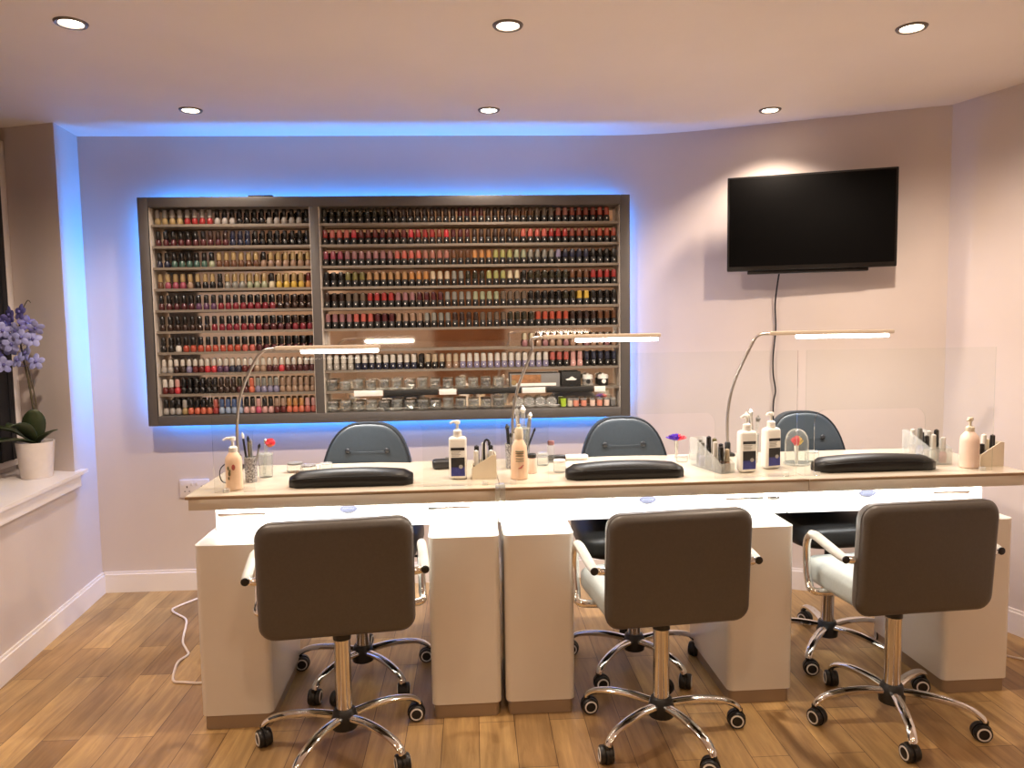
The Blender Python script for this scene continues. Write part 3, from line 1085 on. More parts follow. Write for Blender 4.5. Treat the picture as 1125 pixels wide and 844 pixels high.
# ------------------------------------------------------------------ chairs
def star_base(t, r=.265, a0=0, col_top=.36, black_top=.44):
    bm = BM()
    lathe(bm, [(.030, .055), (.040, .060), (.042, .095), (.034, .118), (.030, .122)], 20)
    obj('hub', bm, M_BLACK, t)
    bm = BM()
    lathe(bm, [(.0255, .115), (.0255, col_top - .02), (.0265, col_top - .018), (.0265, col_top)], 20)
    obj('gas_column', bm, M_CHROME, t)
    bm = BM()
    lathe(bm, [(.028, col_top - .012), (.028, col_top + .012), (.016, col_top + .014), (.016, black_top)], 16)
    obj('column_collar', bm, M_BLACK, t)
    for k in range(5):
        a = a0 + 2 * PI * k / 5
        c, s = math.cos(a), math.sin(a)
        P = lambda q, z: (q * c, q * s, z)
        bm = BM()
        tube(bm, [P(.03, .098), P(.10, .104), P(.17, .100), P(.225, .088), P(.255, .070), P(r - .003, .058)], [.017, .0165, .016, .0145, .0135, .0125], 10, smooth=3, flat=.72)
        leg = obj('leg', bm, M_CHROME, t)
        bm = BM()
        sw = a + random.uniform(-1.2, 1.2)
        q = Vector(P(r, 0))
        side = Vector((-math.sin(sw), math.cos(sw), 0))
        fwd = Vector((math.cos(sw), math.sin(sw), 0)) * .012
        rot = Vector((0, 0, 1)).rotation_difference(side).to_matrix().to_4x4()
        for sg in (-1, 1):
            mx = Matrix.Translation(q - fwd + Vector((0, 0, .0275)) + side * (sg * .0125)) @ rot @ Matrix.Rotation(0 if sg > 0 else PI, 4, 'X')
            lathe(bm, [(.010, -.009), (.0255, -.009), (.0275, -.006), (.0275, .005), (.025, .008), (.021, .0085)], 18, mx=mx, mi=0)
            lathe(bm, [(.021, .0075), (.0212, .0095), (.0165, .0105), (.0165, .0075)], 18, mx=mx, mi=1)
        # hood and stem
        mx = Matrix.Translation(q - fwd + Vector((0, 0, .0275))) @ rot
        lathe(bm, [(.014, -.004), (.030, -.004), (.030, .004), (.014, .004)], 18, mx=mx, mi=0)
        tube(bm, [q + Vector((0, 0, .03)), q + Vector((0, 0, .062))], .0085, 8, mi=0)
        obj('caster', bm, [M_BLACK, M_RING], leg)


def client_chair(label, loc, rz, a0):
    t = thing('client_chair', label, 'chair', loc, rz, 'grey client chairs in front of the desks')
    star_base(t, a0=a0, col_top=.36, black_top=.42)
    bm = BM()
    box(bm, -.09, .09, -.10, .10, .410, .428, .004)
    tube(bm, [(.06, .0, .419), (.17, -.01, .414), (.20, -.01, .412)], .005, 6)
    obj('tilt_plate', bm, M_BLACK, t)
    # seat: soft slab, front edge rounded
    bm = BM()
    fs = pillow(bm, lambda s: rrect(-.218 + s, .218 - s, -.150 + s, .225 - s, .05, 5), .0, .085, .0, .012, .028)
    for v in bm.verts:
        x, y, z = v.co
        v.co = Vector((x, z, .428 + y - (.016 * max(0, (z - .10) / .12) ** 2)))
    obj('seat', bm, M_PULIT, t)
    bm = BM()
    pillow(bm, lambda s: rrect(-.224 + s, .224 - s, -.0 + s, .352 - s, .045, 6), .0, .066, .006, .012, .026)
    R = Matrix.Translation((0, -.165, .414)) @ Matrix.Rotation(math.radians(4), 4, 'X')
    bmesh.ops.transform(bm, matrix=R, verts=bm.verts)
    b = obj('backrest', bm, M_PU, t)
    bm = BM()
    o = rrect(-.2235, .2235, .0005, .3515, .045, 6)
    pts = [(x, .024, z) for x, z in o] + [(o[0][0], .024, o[0][1])]
    tube(bm, [R @ Vector(p) for p in pts], .0022, 6)
    obj('piping', bm, M_PUSEAM, b)
    # lower back of the seat shell that joins the two
    bm = BM()
    prism(bm, [(-.150, .465), (-.115, .432), (-.02, .426), (-.02, .45), (-.09, .47), (-.115, .50)], -.17, .17, 'x')
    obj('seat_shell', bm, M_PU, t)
    for sg in (-1, 1):
        x = sg * .258
        bm = BM()
        tube(bm, [(sg * .214, -.135, .592), (sg * .245, -.132, .594), (x, -.10, .599), (x, .03, .617), (x, .068, .614), (x, .090, .580), (x, .088, .510), (x, .072, .455), (x, .05, .434), (sg * .215, .04, .428), (sg * .08, .03, .426)], .0125, 10, smooth=4, flat=1.0)
        a = obj('arm', bm, M_CHROME, t)
        bm = BM()
        tube(bm, [(x, -.142, .597), (x, -.11, .601), (x, -.04, .611), (x, .03, .621), (x, .062, .620)], [.0115, .0145, .0155, .0155, .0135], 12, smooth=3, flat=.95)
        p = obj('arm_pad', bm, M_ARMPAD, a)
        bm = BM()
        lathe(bm, [(.0118, 0), (.0122, .004), (.008, .006)], 12, mx=Matrix.Translation((x, -.141, .597)) @ Matrix.Rotation(PI / 2, 4, 'X'))
        obj('end_cap', bm, M_BLACK, p)
    return t


client_chair('grey padded client chair on chrome castors, at the window end desk', (-.425, 2.33, 0), math.radians(7), math.radians(31 - 7))
client_chair('grey padded client chair on chrome castors, at the middle desk', (.588, 2.32, 0), math.radians(6), math.radians(3 - 6))
client_chair('grey padded client chair on chrome castors, turned, at the TV end desk', (1.368, 2.345, 0), math.radians(4), math.radians(33))


def staff_chair(label, loc, rz, a0):
    t = thing('technician_chair', label, 'chair', loc, rz, 'dark technician chairs behind the desks')
    star_base(t, a0=a0, col_top=.36, black_top=.47)
    bm = BM()
    pillow(bm, lambda s: rrect(-.225 + s, .225 - s, -.215 + s, .215 - s, .08, 6), .0, .085, .0, .014, .03)
    for v in bm.verts:
        x, y, z = v.co
        v.co = Vector((x, z, .475 + y))
    obj('seat', bm, M_BLKLEATHER, t)
    bm = BM()
    box(bm, -.10, .10, -.10, .10, .462, .476, .004)
    tube(bm, [(-.06, .0, .468), (-.19, .0, .462), (-.22, .0, .46)], .005, 6)
    obj('tilt_plate', bm, M_BLACK, t)

    def outl(s):
        pts = []
        for k in range(40):
            a = 2 * PI * k / 40
            ca, sa = math.cos(a), math.sin(a)
            ex = .62 if sa > 0 else .5
            w = .182
            x = (abs(ca) ** ex) * (1 if ca > 0 else -1)
            z = (abs(sa) ** .72) * (1 if sa > 0 else -1)
            hw = w - .034 * max(0, z)
            pts.append((x * (hw - s), .745 + z * (.196 - s)))
        return pts
    bm = BM()
    pillow(bm, outl, -.03, .03, .012, .012, .022)

    def bend(v):
        x, y, z = v
        y += -.10 * ((z - .55) / .4) * .35 + x * x * 1.1
        return Vector((x, y - .205, z))
    for v in bm.verts:
        v.co = bend(v.co)
    b = obj('backrest', bm, M_SLATE, t)
    bm = BM()
    o = outl(.004)
    pts = [bend((x, .022, z)) for x, z in o]
    tube(bm, pts + [pts[0]], .004, 6)
    obj('piping', bm, M_SLATEPIPE, b)
    for sx in (-.078, .078):
        for sz in (.832,):
            p = bend((sx, .0405, sz))
            bm = BM()
            r = bmesh.ops.create_uvsphere(bm, u_segments=14, v_segments=8, radius=1)
            bmesh.ops.transform(bm, matrix=Matrix.Translation(p) @ Matrix.Diagonal((.011, .006, .011, 1)), verts=r['verts'])
            obj('button', bm, M_SLATEPIPE, b)
    bm = BM()
    tube(bm, [bend((-.078, .0415, .832)), bend((-.03, .043, .828)), bend((.03, .043, .828)), bend((.078, .0415, .832))], .0007, 5, smooth=3)
    obj('crease', bm, M_SLATE, b)
    bm = BM()
    tube(bm, [(0, -.09, .468), (0, -.20, .472), (0, -.255, .52), (0, -.262, .64)], [.018, .018, .018, .015], 8, smooth=4, flat=.5)
    obj('back_support', bm, M_BLACK, t)
    return t


staff_chair('dark slate chair with buttoned back behind the window end desk', (-.435, 2.81, 0), PI + math.radians(-4), PI + math.radians(26))
staff_chair('dark slate chair with buttoned back behind the middle desk', (.608, 2.82, 0), PI, PI + math.radians(13))
staff_chair('dark slate chair with buttoned back behind the TV end desk', (1.405, 2.88, 0), PI + math.radians(6), PI + math.radians(8))

# ------------------------------------------------------------------ TV
TVC, TVR = (1.553, 3.424, 1.772), math.radians(-20.4)
t = thing('television', 'black flat television on the angled wall', 'television', TVC, TVR)
bm = BM()
box(bm, -.362, .362, -.02, .022, -.217, .217, .004)
obj('casing', bm, M_TVBODY, t)
bm = BM()
box(bm, -.352, .352, -.0225, -.0195, -.196, .208, .001)
obj('display', bm, M_SCREEN, t)
bm = BM()
box(bm, -.27, .25, -.006, .03, -.232, -.217, .003)
obj('speaker_bar', bm, M_TVBODY, t)
bm = BM()
box(bm, -.10, .10, .022, .034, -.10, .10, .002)
box(bm, -.025, .025, .034, .118, -.05, .05, .004)
box(bm, -.08, .08, .112, .122, -.11, .11, .002)
obj('wall_bracket', bm, M_GREY, t)
# lead
t = thing('power_lead', 'thin black lead hanging from the television down the wall', 'cable', (1.462, 3.575, 0))
bm = BM()
tube(bm, [(-.012, -.07, 1.56), (-.005, -.03, 1.50), (.0, .008, 1.40), (.005, .01, 1.28), (-.006, .01, 1.15), (-.004, .01, 1.06), (.008, .01, .98), (-.002, .01, .90), (.004, .01, .60), (.0, .01, .45)], .004, 6, smooth=5)
obj('cord', bm, M_CORDB, t)
bm = BM()
box(bm, -.02, .02, -.012, .022, .39, .45, .004)
obj('plug', bm, M_BLACK, t)

# socket on the back wall
t = thing('wall_socket', 'white double socket low on the back wall behind the desk end', 'socket', (-1.408, 3.842, .522))
bm = BM()
box(bm, -.073, .073, -.012, -.0003, -.046, .046, .004)
obj('plate', bm, M_SOCKET, t)
for s in (-1, 1):
    bm = BM()
    box(bm, s * .036 - .003, s * .036 + .003, -.0128, -.0118, .004, .014)
    box(bm, s * .036 - .014, s * .036 - .008, -.0128, -.0118, -.016, -.011)
    box(bm, s * .036 + .008, s * .036 + .014, -.0128, -.0118, -.016, -.011)
    obj('pin_holes', bm, M_SLOT, t, smooth=False)
    bm = BM()
    box(bm, s * .012 - .006, s * .012 + .006, -.015, -.0118, .016, .034, .001)
    obj('rocker_switch', bm, M_SOCKET, t)

# cords on the floor
t = thing('extension_cord', 'white cord snaking over the floor beside the window end pedestal', 'cord', (0, 0, 0))
bm = BM()
tube(bm, [(-1.30, 3.78, .006), (-1.42, 3.60, .005), (-1.425, 3.53, .005), (-1.33, 3.43, .005), (-1.295, 3.34, .005), (-1.27, 3.25, .005), (-1.24, 3.16, .005), (-1.20, 3.09, .005), (-1.175, 3.04, .005), (-1.19, 2.98, .005), (-1.175, 2.90, .005), (-1.145, 2.81, .005), (-1.10, 2.795, .005), (-1.03, 2.785, .005), (-.97, 2.83, .005), (-.945, 2.95, .005)], .0048, 7, smooth=5)
o = obj('cord', bm, M_CORDW, t)
bm = BM()
box(bm, -.965, -.925, 2.945, 3.005, 0.001, .03, .005)
obj('plug', bm, M_CORDW, t)
t = thing('floor_lead', 'short white lead on the floor by the end pedestal and wall', 'cord', (0, 0, 0))
bm = BM()
tube(bm, [(1.93, 2.86, .005), (2.03, 2.78, .005), (2.10, 2.72, .005), (2.20, 2.70, .005), (2.28, 2.76, .005)], .004, 7, smooth=5)
obj('cord', bm, M_CORDW, t)

# ------------------------------------------------------------------ desk lamps
def task_lamp(label, base, elbow, x0, x1, lit0, lit1, z, y):
    t = thing('desk_lamp', label, 'lamp', (base[0], base[1], TZ), 0, 'gooseneck bar lamps on the desks')
    B = Vector((base[0], base[1], TZ))
    L = lambda x, yy, zz: (x - B.x, yy - B.y, zz - B.z)
    bm = BM()
    box(bm, -.022, .022, -.03, .025, .0005, .012, .003)
    lathe(bm, [(.012, .012), (.012, .05), (.008, .055)], 12)
    obj('clamp_base', bm, M_BLACK, t)
    bm = BM()
    pts = [(0, 0, .05), L(base[0] + .0, base[1], TZ + .17), L(base[0] + .022, base[1] - .005, TZ + .29), L(base[0] + .075, y, z - .055), L(x0 - .045, y, z - .008), L(x0, y, z)]
    tube(bm, pts, .0058, 10, smooth=8)
    obj('gooseneck', bm, M_NECK, t)
    bm = BM()
    b = box(bm, x0 - B.x, x1 - B.x, y - B.y - .017, y - B.y + .017, z - TZ - .007, z - TZ + .009, .004)
    bar = obj('light_bar', bm, M_LAMPBAR, t)
    bm = BM()
    box(bm, lit0 - B.x, lit1 - B.x, y - B.y - .013, y - B.y + .013, z - TZ - .021, z - TZ - .006, .005)
    obj('led_tube', bm, M_LED, bar)
    area('desk_lamp_beam', ((lit0 + lit1) / 2, y, z - .030), (0, 0, 0), lit1 - lit0, .03, TASK_W, (1, .97, .93))


task_lamp('gooseneck bar lamp at the window end desk, reaching over the narrow shelves', (-.905, 2.93), None, -.745, -.352, -.650, -.358, 1.245, 2.92)
task_lamp('gooseneck bar lamp at the middle desk, its lit bar crossing the cabinet frame', (.155, 2.945), None, .275, .735, .402, .725, 1.272, 2.92)
task_lamp('gooseneck bar lamp under the television, at the TV end desk', (1.018, 2.955), None, 1.169, 1.668, 1.279, 1.650, 1.272, 2.92)

# ------------------------------------------------------------------ bottles on the desks
def pump_head(t, z, m, w=.03):
    bm = BM()
    lathe(bm, [(.0135, z), (.0145, z + .002), (.0145, z + .016), (.010, z + .020), (.0045, z + .022), (.0045, z + .040)], 16)
    c = obj('collar', bm, m, t)
    bm = BM()
    lathe(bm, [(.006, z + .038), (.0095, z + .040), (.010, z + .049), (.008, z + .052), (0, z + .053)], 14)
    tube(bm, [(0, 0, z + .047), (-w * .6, -.004, z + .048), (-w, -.006, z + .042)], [.005, .0045, .0035], 8)
    obj('pump_nozzle', bm, m, c)


def lotion(label, loc, h, r, m, rz=0, marks=0):
    t = thing('lotion_bottle', label, 'bottle', loc, rz)
    bm = BM()
    lathe(bm, [(r * .9, 0), (r, .003), (r * 1.0, h * .35), (r * .97, h * .42), (r, h * .62), (r * .92, h * .72), (r * .62, h * .80), (.0135, h * .84)], 22)
    obj('bottle', bm, m, t)
    pump_head(t, h * .84 - .002, M_WHITE if marks != 2 else M_CREAMPLASTIC)
    bm = BM()
    if marks == 1:
        for q, (dx, dz, s) in enumerate(((-.4, .50, .007), (.25, .52, .010), (-.25, .38, .008), (-.35, .28, .006), (-.2, .44, .006))):
            rr = bmesh.ops.create_uvsphere(bm, u_segments=8, v_segments=5, radius=1)
            a = math.asin(dx)
            bmesh.ops.transform(bm, matrix=Matrix.Translation((r * math.sin(a), -r * math.cos(a), h * dz)) @ Matrix.Rotation(a, 4, 'Z') @ Matrix.Diagonal((s * .6, .0012, s, 1)), verts=rr['verts'])
            for f in set(f for v in rr['verts'] for f in v.link_faces):
                f.material_index = 0 if q == 1 else 1
        obj('label_print', bm, [M_LABELRED, M_LABELOLV], t)
    else:
        lathe(bm, [(r * 1.005, h * .18), (r * 1.012, h * .19), (r * 1.012, h * .56), (r * 1.005, h * .57)], 22)
        obj('label', bm, M_PINKPEACH, t)
    return t


lotion('peach pump lotion bottle with printed fruit on the window end desk', (-.803, 2.545, TZ + .0005), .19 * .80, .0275, M_PEACH, 0, 1)
lotion('pink peach pump lotion bottle beside the slanted cream organiser, TV end', (1.781, 2.60, TZ + .0005), .19 * .82, .0315, M_PINKPEACH, .5, 2)

t = thing('spray_bottle', 'peach mist spray bottle with cap, beside the joint of first two desks', 'bottle', (.158, 2.605, TZ + .0005))
bm = BM()
lathe(bm, [(.027, 0), (.030, .003), (.030, .06), (.028, .09), (.026, .115), (.016, .135), (.014, .140)], 22)
obj('bottle', bm, M_PEACH, t)
bm = BM()
lathe(bm, [(.015, .140), (.0155, .142), (.0145, .168), (.0115, .178), (.006, .181), (.006, .190), (0, .191)], 18)
obj('cap', bm, M_CREAMPLASTIC, t)
bm = BM()
for k, z in enumerate((.100, .092, .084, .074, .066)):
    tube(bm, [(.028 * math.sin(a), -.0292 * math.cos(a) - (.001 if z < .07 else 0), z) for a in (-.5, -.25, 0, .25, .5)], .0016 if k else .0028, 5)
obj('label_print', bm, M_LABELOLV, t)
bm = BM()
tube(bm, [(-.006, -.0305, .040), (.004, -.0305, .043), (.013, -.0285, .053)], [.001, .003, .001], 6)
obj('red_swoosh', bm, M_LABELRED, t)


def sanitizer(label, loc, rz, h=.150):
    t = thing('sanitiser_bottle', label, 'bottle', loc, rz, 'white pump sanitiser bottles')
    bm = BM()
    pillow(bm, lambda s: rrect(-.031 + s, .031 - s, -.021 + s, .021 - s, .010, 4), 0, h, 0, .0, .012)
    for v in bm.verts:
        x, y, z = v.co
        v.co = Vector((x, z, y))
    lathe(bm, [(.016, h - .003), (.0155, h + .006)], 16)
    obj('bottle', bm, M_WHITE, t)
    pump_head(t, h + .004, M_WHITE, .026)
    bm = BM()
    box(bm, -.0245, .0245, -.0222, -.0208, .012, .112, .0005, mi=0)
    lab = obj('label', bm, M_WHITE, t)
    bm = BM()
    box(bm, -.024, .024, -.0228, -.0221, .103, .113, mi=0)
    obj('label_heading', bm, M_LABELBLK, lab, smooth=False)
    bm = BM()
    for k in range(4):
        box(bm, -.022, .006 + .004 * (k % 2), -.0227, -.0221, .083 + .0048 * k, .0852 + .0048 * k)
    obj('label_lines', bm, M_LABELGRY, lab, smooth=False)
    bm = BM()
    box(bm, -.024, .024, -.0228, -.0221, .044, .078)
    obj('label_black_panel', bm, M_LABELBLK, lab, smooth=False)
    bm = BM()
    box(bm, -.024, .024, -.0228, -.0221, .013, .044)
    obj('label_blue_panel', bm, M_LABELBLU, lab, smooth=False)
    bm = BM()
    prism(bm, ellipse(.010, .046, .007, .007, 18), -.0233, -.0228, 'y')
    obj('label_roundel', bm, M_LABELGRY, lab, smooth=False)
    return t


sanitizer('white pump sanitiser with dark blue label, beside the window end cushion', (-.056, 2.63, TZ + .0005), 0)
sanitizer('white pump sanitiser, dark blue label, nearest the polish riser on the middle desk', (.972, 2.62, TZ + .0005), math.radians(5))
sanitizer('white pump sanitiser, dark blue label, beside the domed brush stand', (1.082, 2.675, TZ + .0005), math.radians(14))


def small_bottle(label, loc, cm, bmx, group, rz=0, tall=1.0):
    t = thing('small_polish_bottle', label, 'bottle', loc, rz, group)
    bm = BM()
    lathe(bm, [(.011, 0), (.013, .002), (.013, .026 * tall), (.008, .034 * tall)], 12)
    obj('bottle', bm, bmx, t)
    bm = BM()
    lathe(bm, [(.009, .034 * tall), (.0095, .036 * tall), (.0085, .074 * tall), (0, .077 * tall)], 12)
    obj('cap', bm, cm, t)
    return t


def slant_box(label, loc, rz, w, dpt, h0, h1, m, flip=False):
    """open organiser whose side panels slope down to the front"""
    t = thing('slanted_organiser', label, 'organiser', loc, rz)
    bm = BM()
    T = .004
    sl = [(0, 0), (w, 0), (w, h1), (w * .82, h1), (0, h0)]
    if flip:
        sl = [(w - a, b) for a, b in sl]
    prism(bm, sl, 0, T, 'y')
    obj('side_panel', bm, m, t, smooth=False)
    bm = BM()
    prism(bm, sl, dpt - T, dpt, 'y')
    obj('side_panel', bm, m, t, smooth=False)
    bm = BM()
    box(bm, T, w - T, T, dpt - T, 0, T)
    obj('bottom_panel', bm, m, t, smooth=False)
    bm = BM()
    hi, lo = (w - T, 0) if not flip else (0, w - T)
    box(bm, hi, hi + T, T, dpt - T, 0, h1)
    obj('back_panel', bm, m, t, smooth=False)
    bm = BM()
    box(bm, lo, lo + T, T, dpt - T, 0, h0)
    obj('front_panel', bm, m, t, smooth=False)
    return t


# window end / middle joint organiser
slant_box('cream slanted organiser holding small bottles, beside the first two desks joint', (-.008, 2.605, TZ + .0005), DROT, .086, .075, .040, .084, M_CREAMPLASTIC)
for k, (dx, dy, cm, b, lab) in enumerate(((.016, .02, M_WHITE, M_CLEAR, 'white capped small bottle at the low end of the joint organiser'), (.018, .052, M_BLACK, K('nude'), 'black capped nude bottle at the low end of the joint organiser'),
                                          (.044, .045, M_WHITE, K('white'), 'white small bottle in the middle of the joint organiser'), (.068, .022, M_WHITE, K('beige'), 'white capped beige bottle at the high end of the joint organiser'),
                                          (.068, .054, M_BLACK, K('black'), 'black small bottle at the high back of the joint organiser'))):
    small_bottle(lab, (-.008 + dx, 2.605 + dy, TZ + .005), cm, b, 'small bottles in the joint organiser', tall=1.25 + .16 * (k % 3))
t = thing('pump_stick', 'black hooked brush handle standing in the cream joint organiser', 'brush', (.036, 2.62, TZ + .005))
bm = BM()
tube(bm, [(0, 0, 0), (.0, 0, .10), (.002, 0, .125), (.010, 0, .132), (.018, 0, .126)], .004, 8, smooth=4)
obj('handle', bm, M_BLACK, t)
bm = BM()
lathe(bm, [(.005, 0), (.005, .012), (.003, .014)], 8, mx=Matrix.Translation((.018, 0, .112)))
obj('tip', bm, M_BLACK, t)
# TV end organiser
slant_box('cream slanted organiser with dark bottles at the end of the TV desk', (1.826, 2.60, TZ + .0005), DROT, .086, .075, .044, .088, M_CREAMPLASTIC)
for dx, dy, cm, b, lab in ((.018, .024, M_BLACK, K('black'), 'short black bottle at the low end of the TV desk organiser'), (.042, .050, M_WHITE, K('nude'), 'pale capped bottle in the middle of the TV desk organiser'), (.064, .034, M_BLACK, K('black'), 'tall black bottle at the high end of the TV desk organiser')):
    small_bottle(lab, (1.826 + dx, 2.60 + dy, TZ + .005), cm, b, 'small bottles in the TV desk organiser', tall=1.0 if dx < .03 else 1.4)
# clear organiser beside it
CLR = math.radians(88)
slant_box('clear acrylic organiser full of bottles behind the pink peach lotion, TV end', (1.752, 2.65, TZ + .0005), CLR, .20, .080, .06, .105, M_CLEARW)
CLM = Matrix.Translation((1.752, 2.65, TZ + .005)) @ Matrix.Rotation(CLR, 4, 'Z')
for k, (dx, dy, c, b, lab) in enumerate(((.024, .022, 'white', 'pink', 'pink bottle at the front of the clear organiser'), (.024, .058, 'white', 'white', 'white bottle at the front of the clear organiser'), (.068, .022, 'black', 'grey', 'black capped grey bottle second in the clear organiser'),
                                         (.068, .058, 'black', 'nude', 'black capped nude bottle second in the clear organiser'), (.115, .022, 'white', 'silver', 'white capped silver bottle third in the clear organiser'), (.115, .058, 'grey', 'lavender', 'grey capped lavender bottle third in the clear organiser'),
                                         (.165, .022, 'black', 'black', 'black bottle at the back of the clear organiser'), (.165, .058, 'white', 'beige', 'beige bottle at the back of the clear organiser'))):
    p = CLM @ Vector((dx, dy, .0))
    small_bottle(lab, tuple(p), K(c), K(b), 'bottles in the clear organiser', tall=1.25 + .15 * (k % 3))
# polish riser beside the sanitisers
slant_box('white slanted polish organiser beside the two sanitisers on the middle desk', (.925, 2.605, TZ + .0005), math.radians(106), .20, .060, .035, .105, M_CLEARW)
RM = Matrix.Translation((.925, 2.605, TZ + .005)) @ Matrix.Rotation(math.radians(106), 4, 'Z')
for k, (dx, dy, c, b, lab) in enumerate(((.022, .018, 'beige', 'nude', 'nude bottle at the front of the polish organiser by the sanitisers'), (.022, .042, 'black', 'dark brown', 'dark bottle at the front of the polish organiser by the sanitisers'),
                                         (.060, .018, 'black', 'black', 'black bottle second in the polish organiser by the sanitisers'), (.060, .042, 'white', 'silver', 'white capped bottle second in the polish organiser by the sanitisers'),
                                         (.100, .018, 'olive', 'white', 'olive capped bottle third in the polish organiser by the sanitisers'), (.100, .042, 'black', 'grey', 'black capped grey bottle third in the polish organiser by the sanitisers'),
                                         (.142, .018, 'white', 'white', 'white bottle fourth in the polish organiser by the sanitisers'), (.142, .042, 'grey', 'lavender', 'lavender bottle fourth in the polish organiser by the sanitisers'),
                                         (.178, .030, 'grey', 'navy', 'navy bottle at the back of the polish organiser by the sanitisers'))):
    p = RM @ Vector((dx, dy, 0))
    small_bottle(lab, tuple(p), K(c), K(b), 'bottles in the polish organiser', tall=1.05 + .18 * (k // 2 % 3) + .12 * (k % 2))


# ------------------------------------------------------------------ tool tumblers and dust brushes
def tumbler(label, loc, r, h, m, group=None):
    t = thing('tool_tumbler', label, 'tumbler', loc, 0, group)
    bm = BM()
    lathe(bm, [(r * .86, 0), (r * .9, .004), (r, h), (r * .93, h), (r * .82, .008), (0, .008)], 18)
    obj('glass', bm, m, t)
    bm = BM()
    lathe(bm, [(r * 1.0, h - .004), (r * 1.04, h - .002), (r * 1.04, h + .001), (r * .96, h + .001), (r * .96, h - .002)], 18)
    obj('rim', bm, M_CLEARW, t)
    return t


def stick(name, label, cat, base, top, r, m, tipm=None, group=None, flat=1):
    t = thing(name, label, cat, base, 0, group)
    d = Vector(top) - Vector(base)
    bm = BM()
    tube(bm, [(0, 0, 0), d * .5, d * .86], [r * .8, r, r * .9], 8, flat=flat)
    obj('handle', bm, m, t)
    bm = BM()
    tube(bm, [d * .86, d * .93, d], [r * .8, r * 1.3, r * .3], 8, flat=flat)
    obj('tip', bm, tipm or m, t)
    return t


Z0 = TZ + .0005
tumbler('black and white speckled tumbler behind the peach lotion bottle', (-.782, 2.665, Z0), .022, .088, M_PATTERN)
for dx, dy, tx, ty, h, m, tm, lab in ((-.006, 0, -.028, .01, .175, M_BLACK, M_WHITE, 'black nail file with white tip in the speckled tumbler'), (.004, .004, .000, .01, .150, M_GREY, M_SILVER, 'grey cuticle tool in the speckled tumbler'), (.006, -.004, .034, .0, .135, M_GREY, M_BLACK, 'slim dark brush leaning out of the speckled tumbler'), (-.004, .006, -.012, .02, .16, M_LABELOLV, M_BLACK, 'olive handled brush in the speckled tumbler')):
    stick('manicure_tool', lab, 'tool', (-.782 + dx, 2.665 + dy, Z0 + .012), (-.782 + tx, 2.665 + ty, Z0 + h), .0042, m, tm, 'tools in the speckled tumbler')
tumbler('plain clear tumbler holding a red brush on the window end desk', (-.752, 2.745, Z0), .026, .085, M_CLEAR)


def fan_brush(label, base, top, headdir, m1, m2, r=.024, handle=M_WHITE, hh=.034, n=56):
    t = thing('dust_brush', label, 'brush', base)
    d = Vector(top) - Vector(base)
    bm = BM()
    tube(bm, [(0, 0, 0), d * .6, d], [.006, .007, .0085], 10)
    obj('handle', bm, handle, t)
    bm = BM()
    rot = Vector((0, 0, 1)).rotation_difference(Vector(headdir).normalized()).to_matrix().to_4x4()
    mx = Matrix.Translation(d) @ rot
    for k in range(n):
        a, q = random.uniform(0, 6.28), math.sqrt(random.random())
        e = Vector((r * q * math.cos(a), r * q * math.sin(a), .3 * hh + .7 * hh * (1 - q * q * .9)))
        s = Vector((.007 * q * math.cos(a), .007 * q * math.sin(a), -.002))
        tube(bm, [mx @ s, mx @ (s * .4 + e * .6), mx @ e], [.0016, .0022, .0009], 5, mi=(0 if e.x < r * .2 else 1))
    obj('bristles', bm, [m1, m2], t)
    bm = BM()
    lathe(bm, [(.0085, -.006), (.009, 0), (.008, .004)], 12, mx=mx)
    obj('ferrule', bm, M_SILVER, t)


fan_brush('red bristled dust brush leaning in the plain tumbler', (-.759, 2.745, Z0 + .012), (-.745, 2.742, Z0 + .130), (.9, -.3, -.25), M_RED, M_ORANGE, .020, M_CLEARW)
fan_brush('violet mushroom-shaped dust brush upright behind the middle cushion', (.803, 2.93, Z0), (.803, 2.93, Z0 + .072), (0, 0, 1), M_PURPLE, M_RED, .042, M_SILVER, .024, 130)
# domed stand with the rainbow brush
t = thing('brush_dome', 'clear arched dome covering an orange brush beside the TV end cushion', 'dome', (1.205, 2.735, Z0))
bm = BM()
lathe(bm, [(.046, 0), (.048, .002), (.048, .006), (.044, .008)], 24)
obj('base', bm, M_CLEARW, t)
bm = BM()
prof_o = [(.043, .0082), (.043, .085), (.039, .105), (.030, .122), (.016, .132), (0, .135)]
lathe(bm, prof_o, 24)
obj('cover', bm, M_CLEAR, t)
fan_brush('orange and yellow dust brush standing inside the clear dome', (1.205, 2.735, Z0 + .009), (1.203, 2.733, Z0 + .075), (.1, -.2, 1), M_RED, M_YELLOWGLOW, .026, M_WHITE)

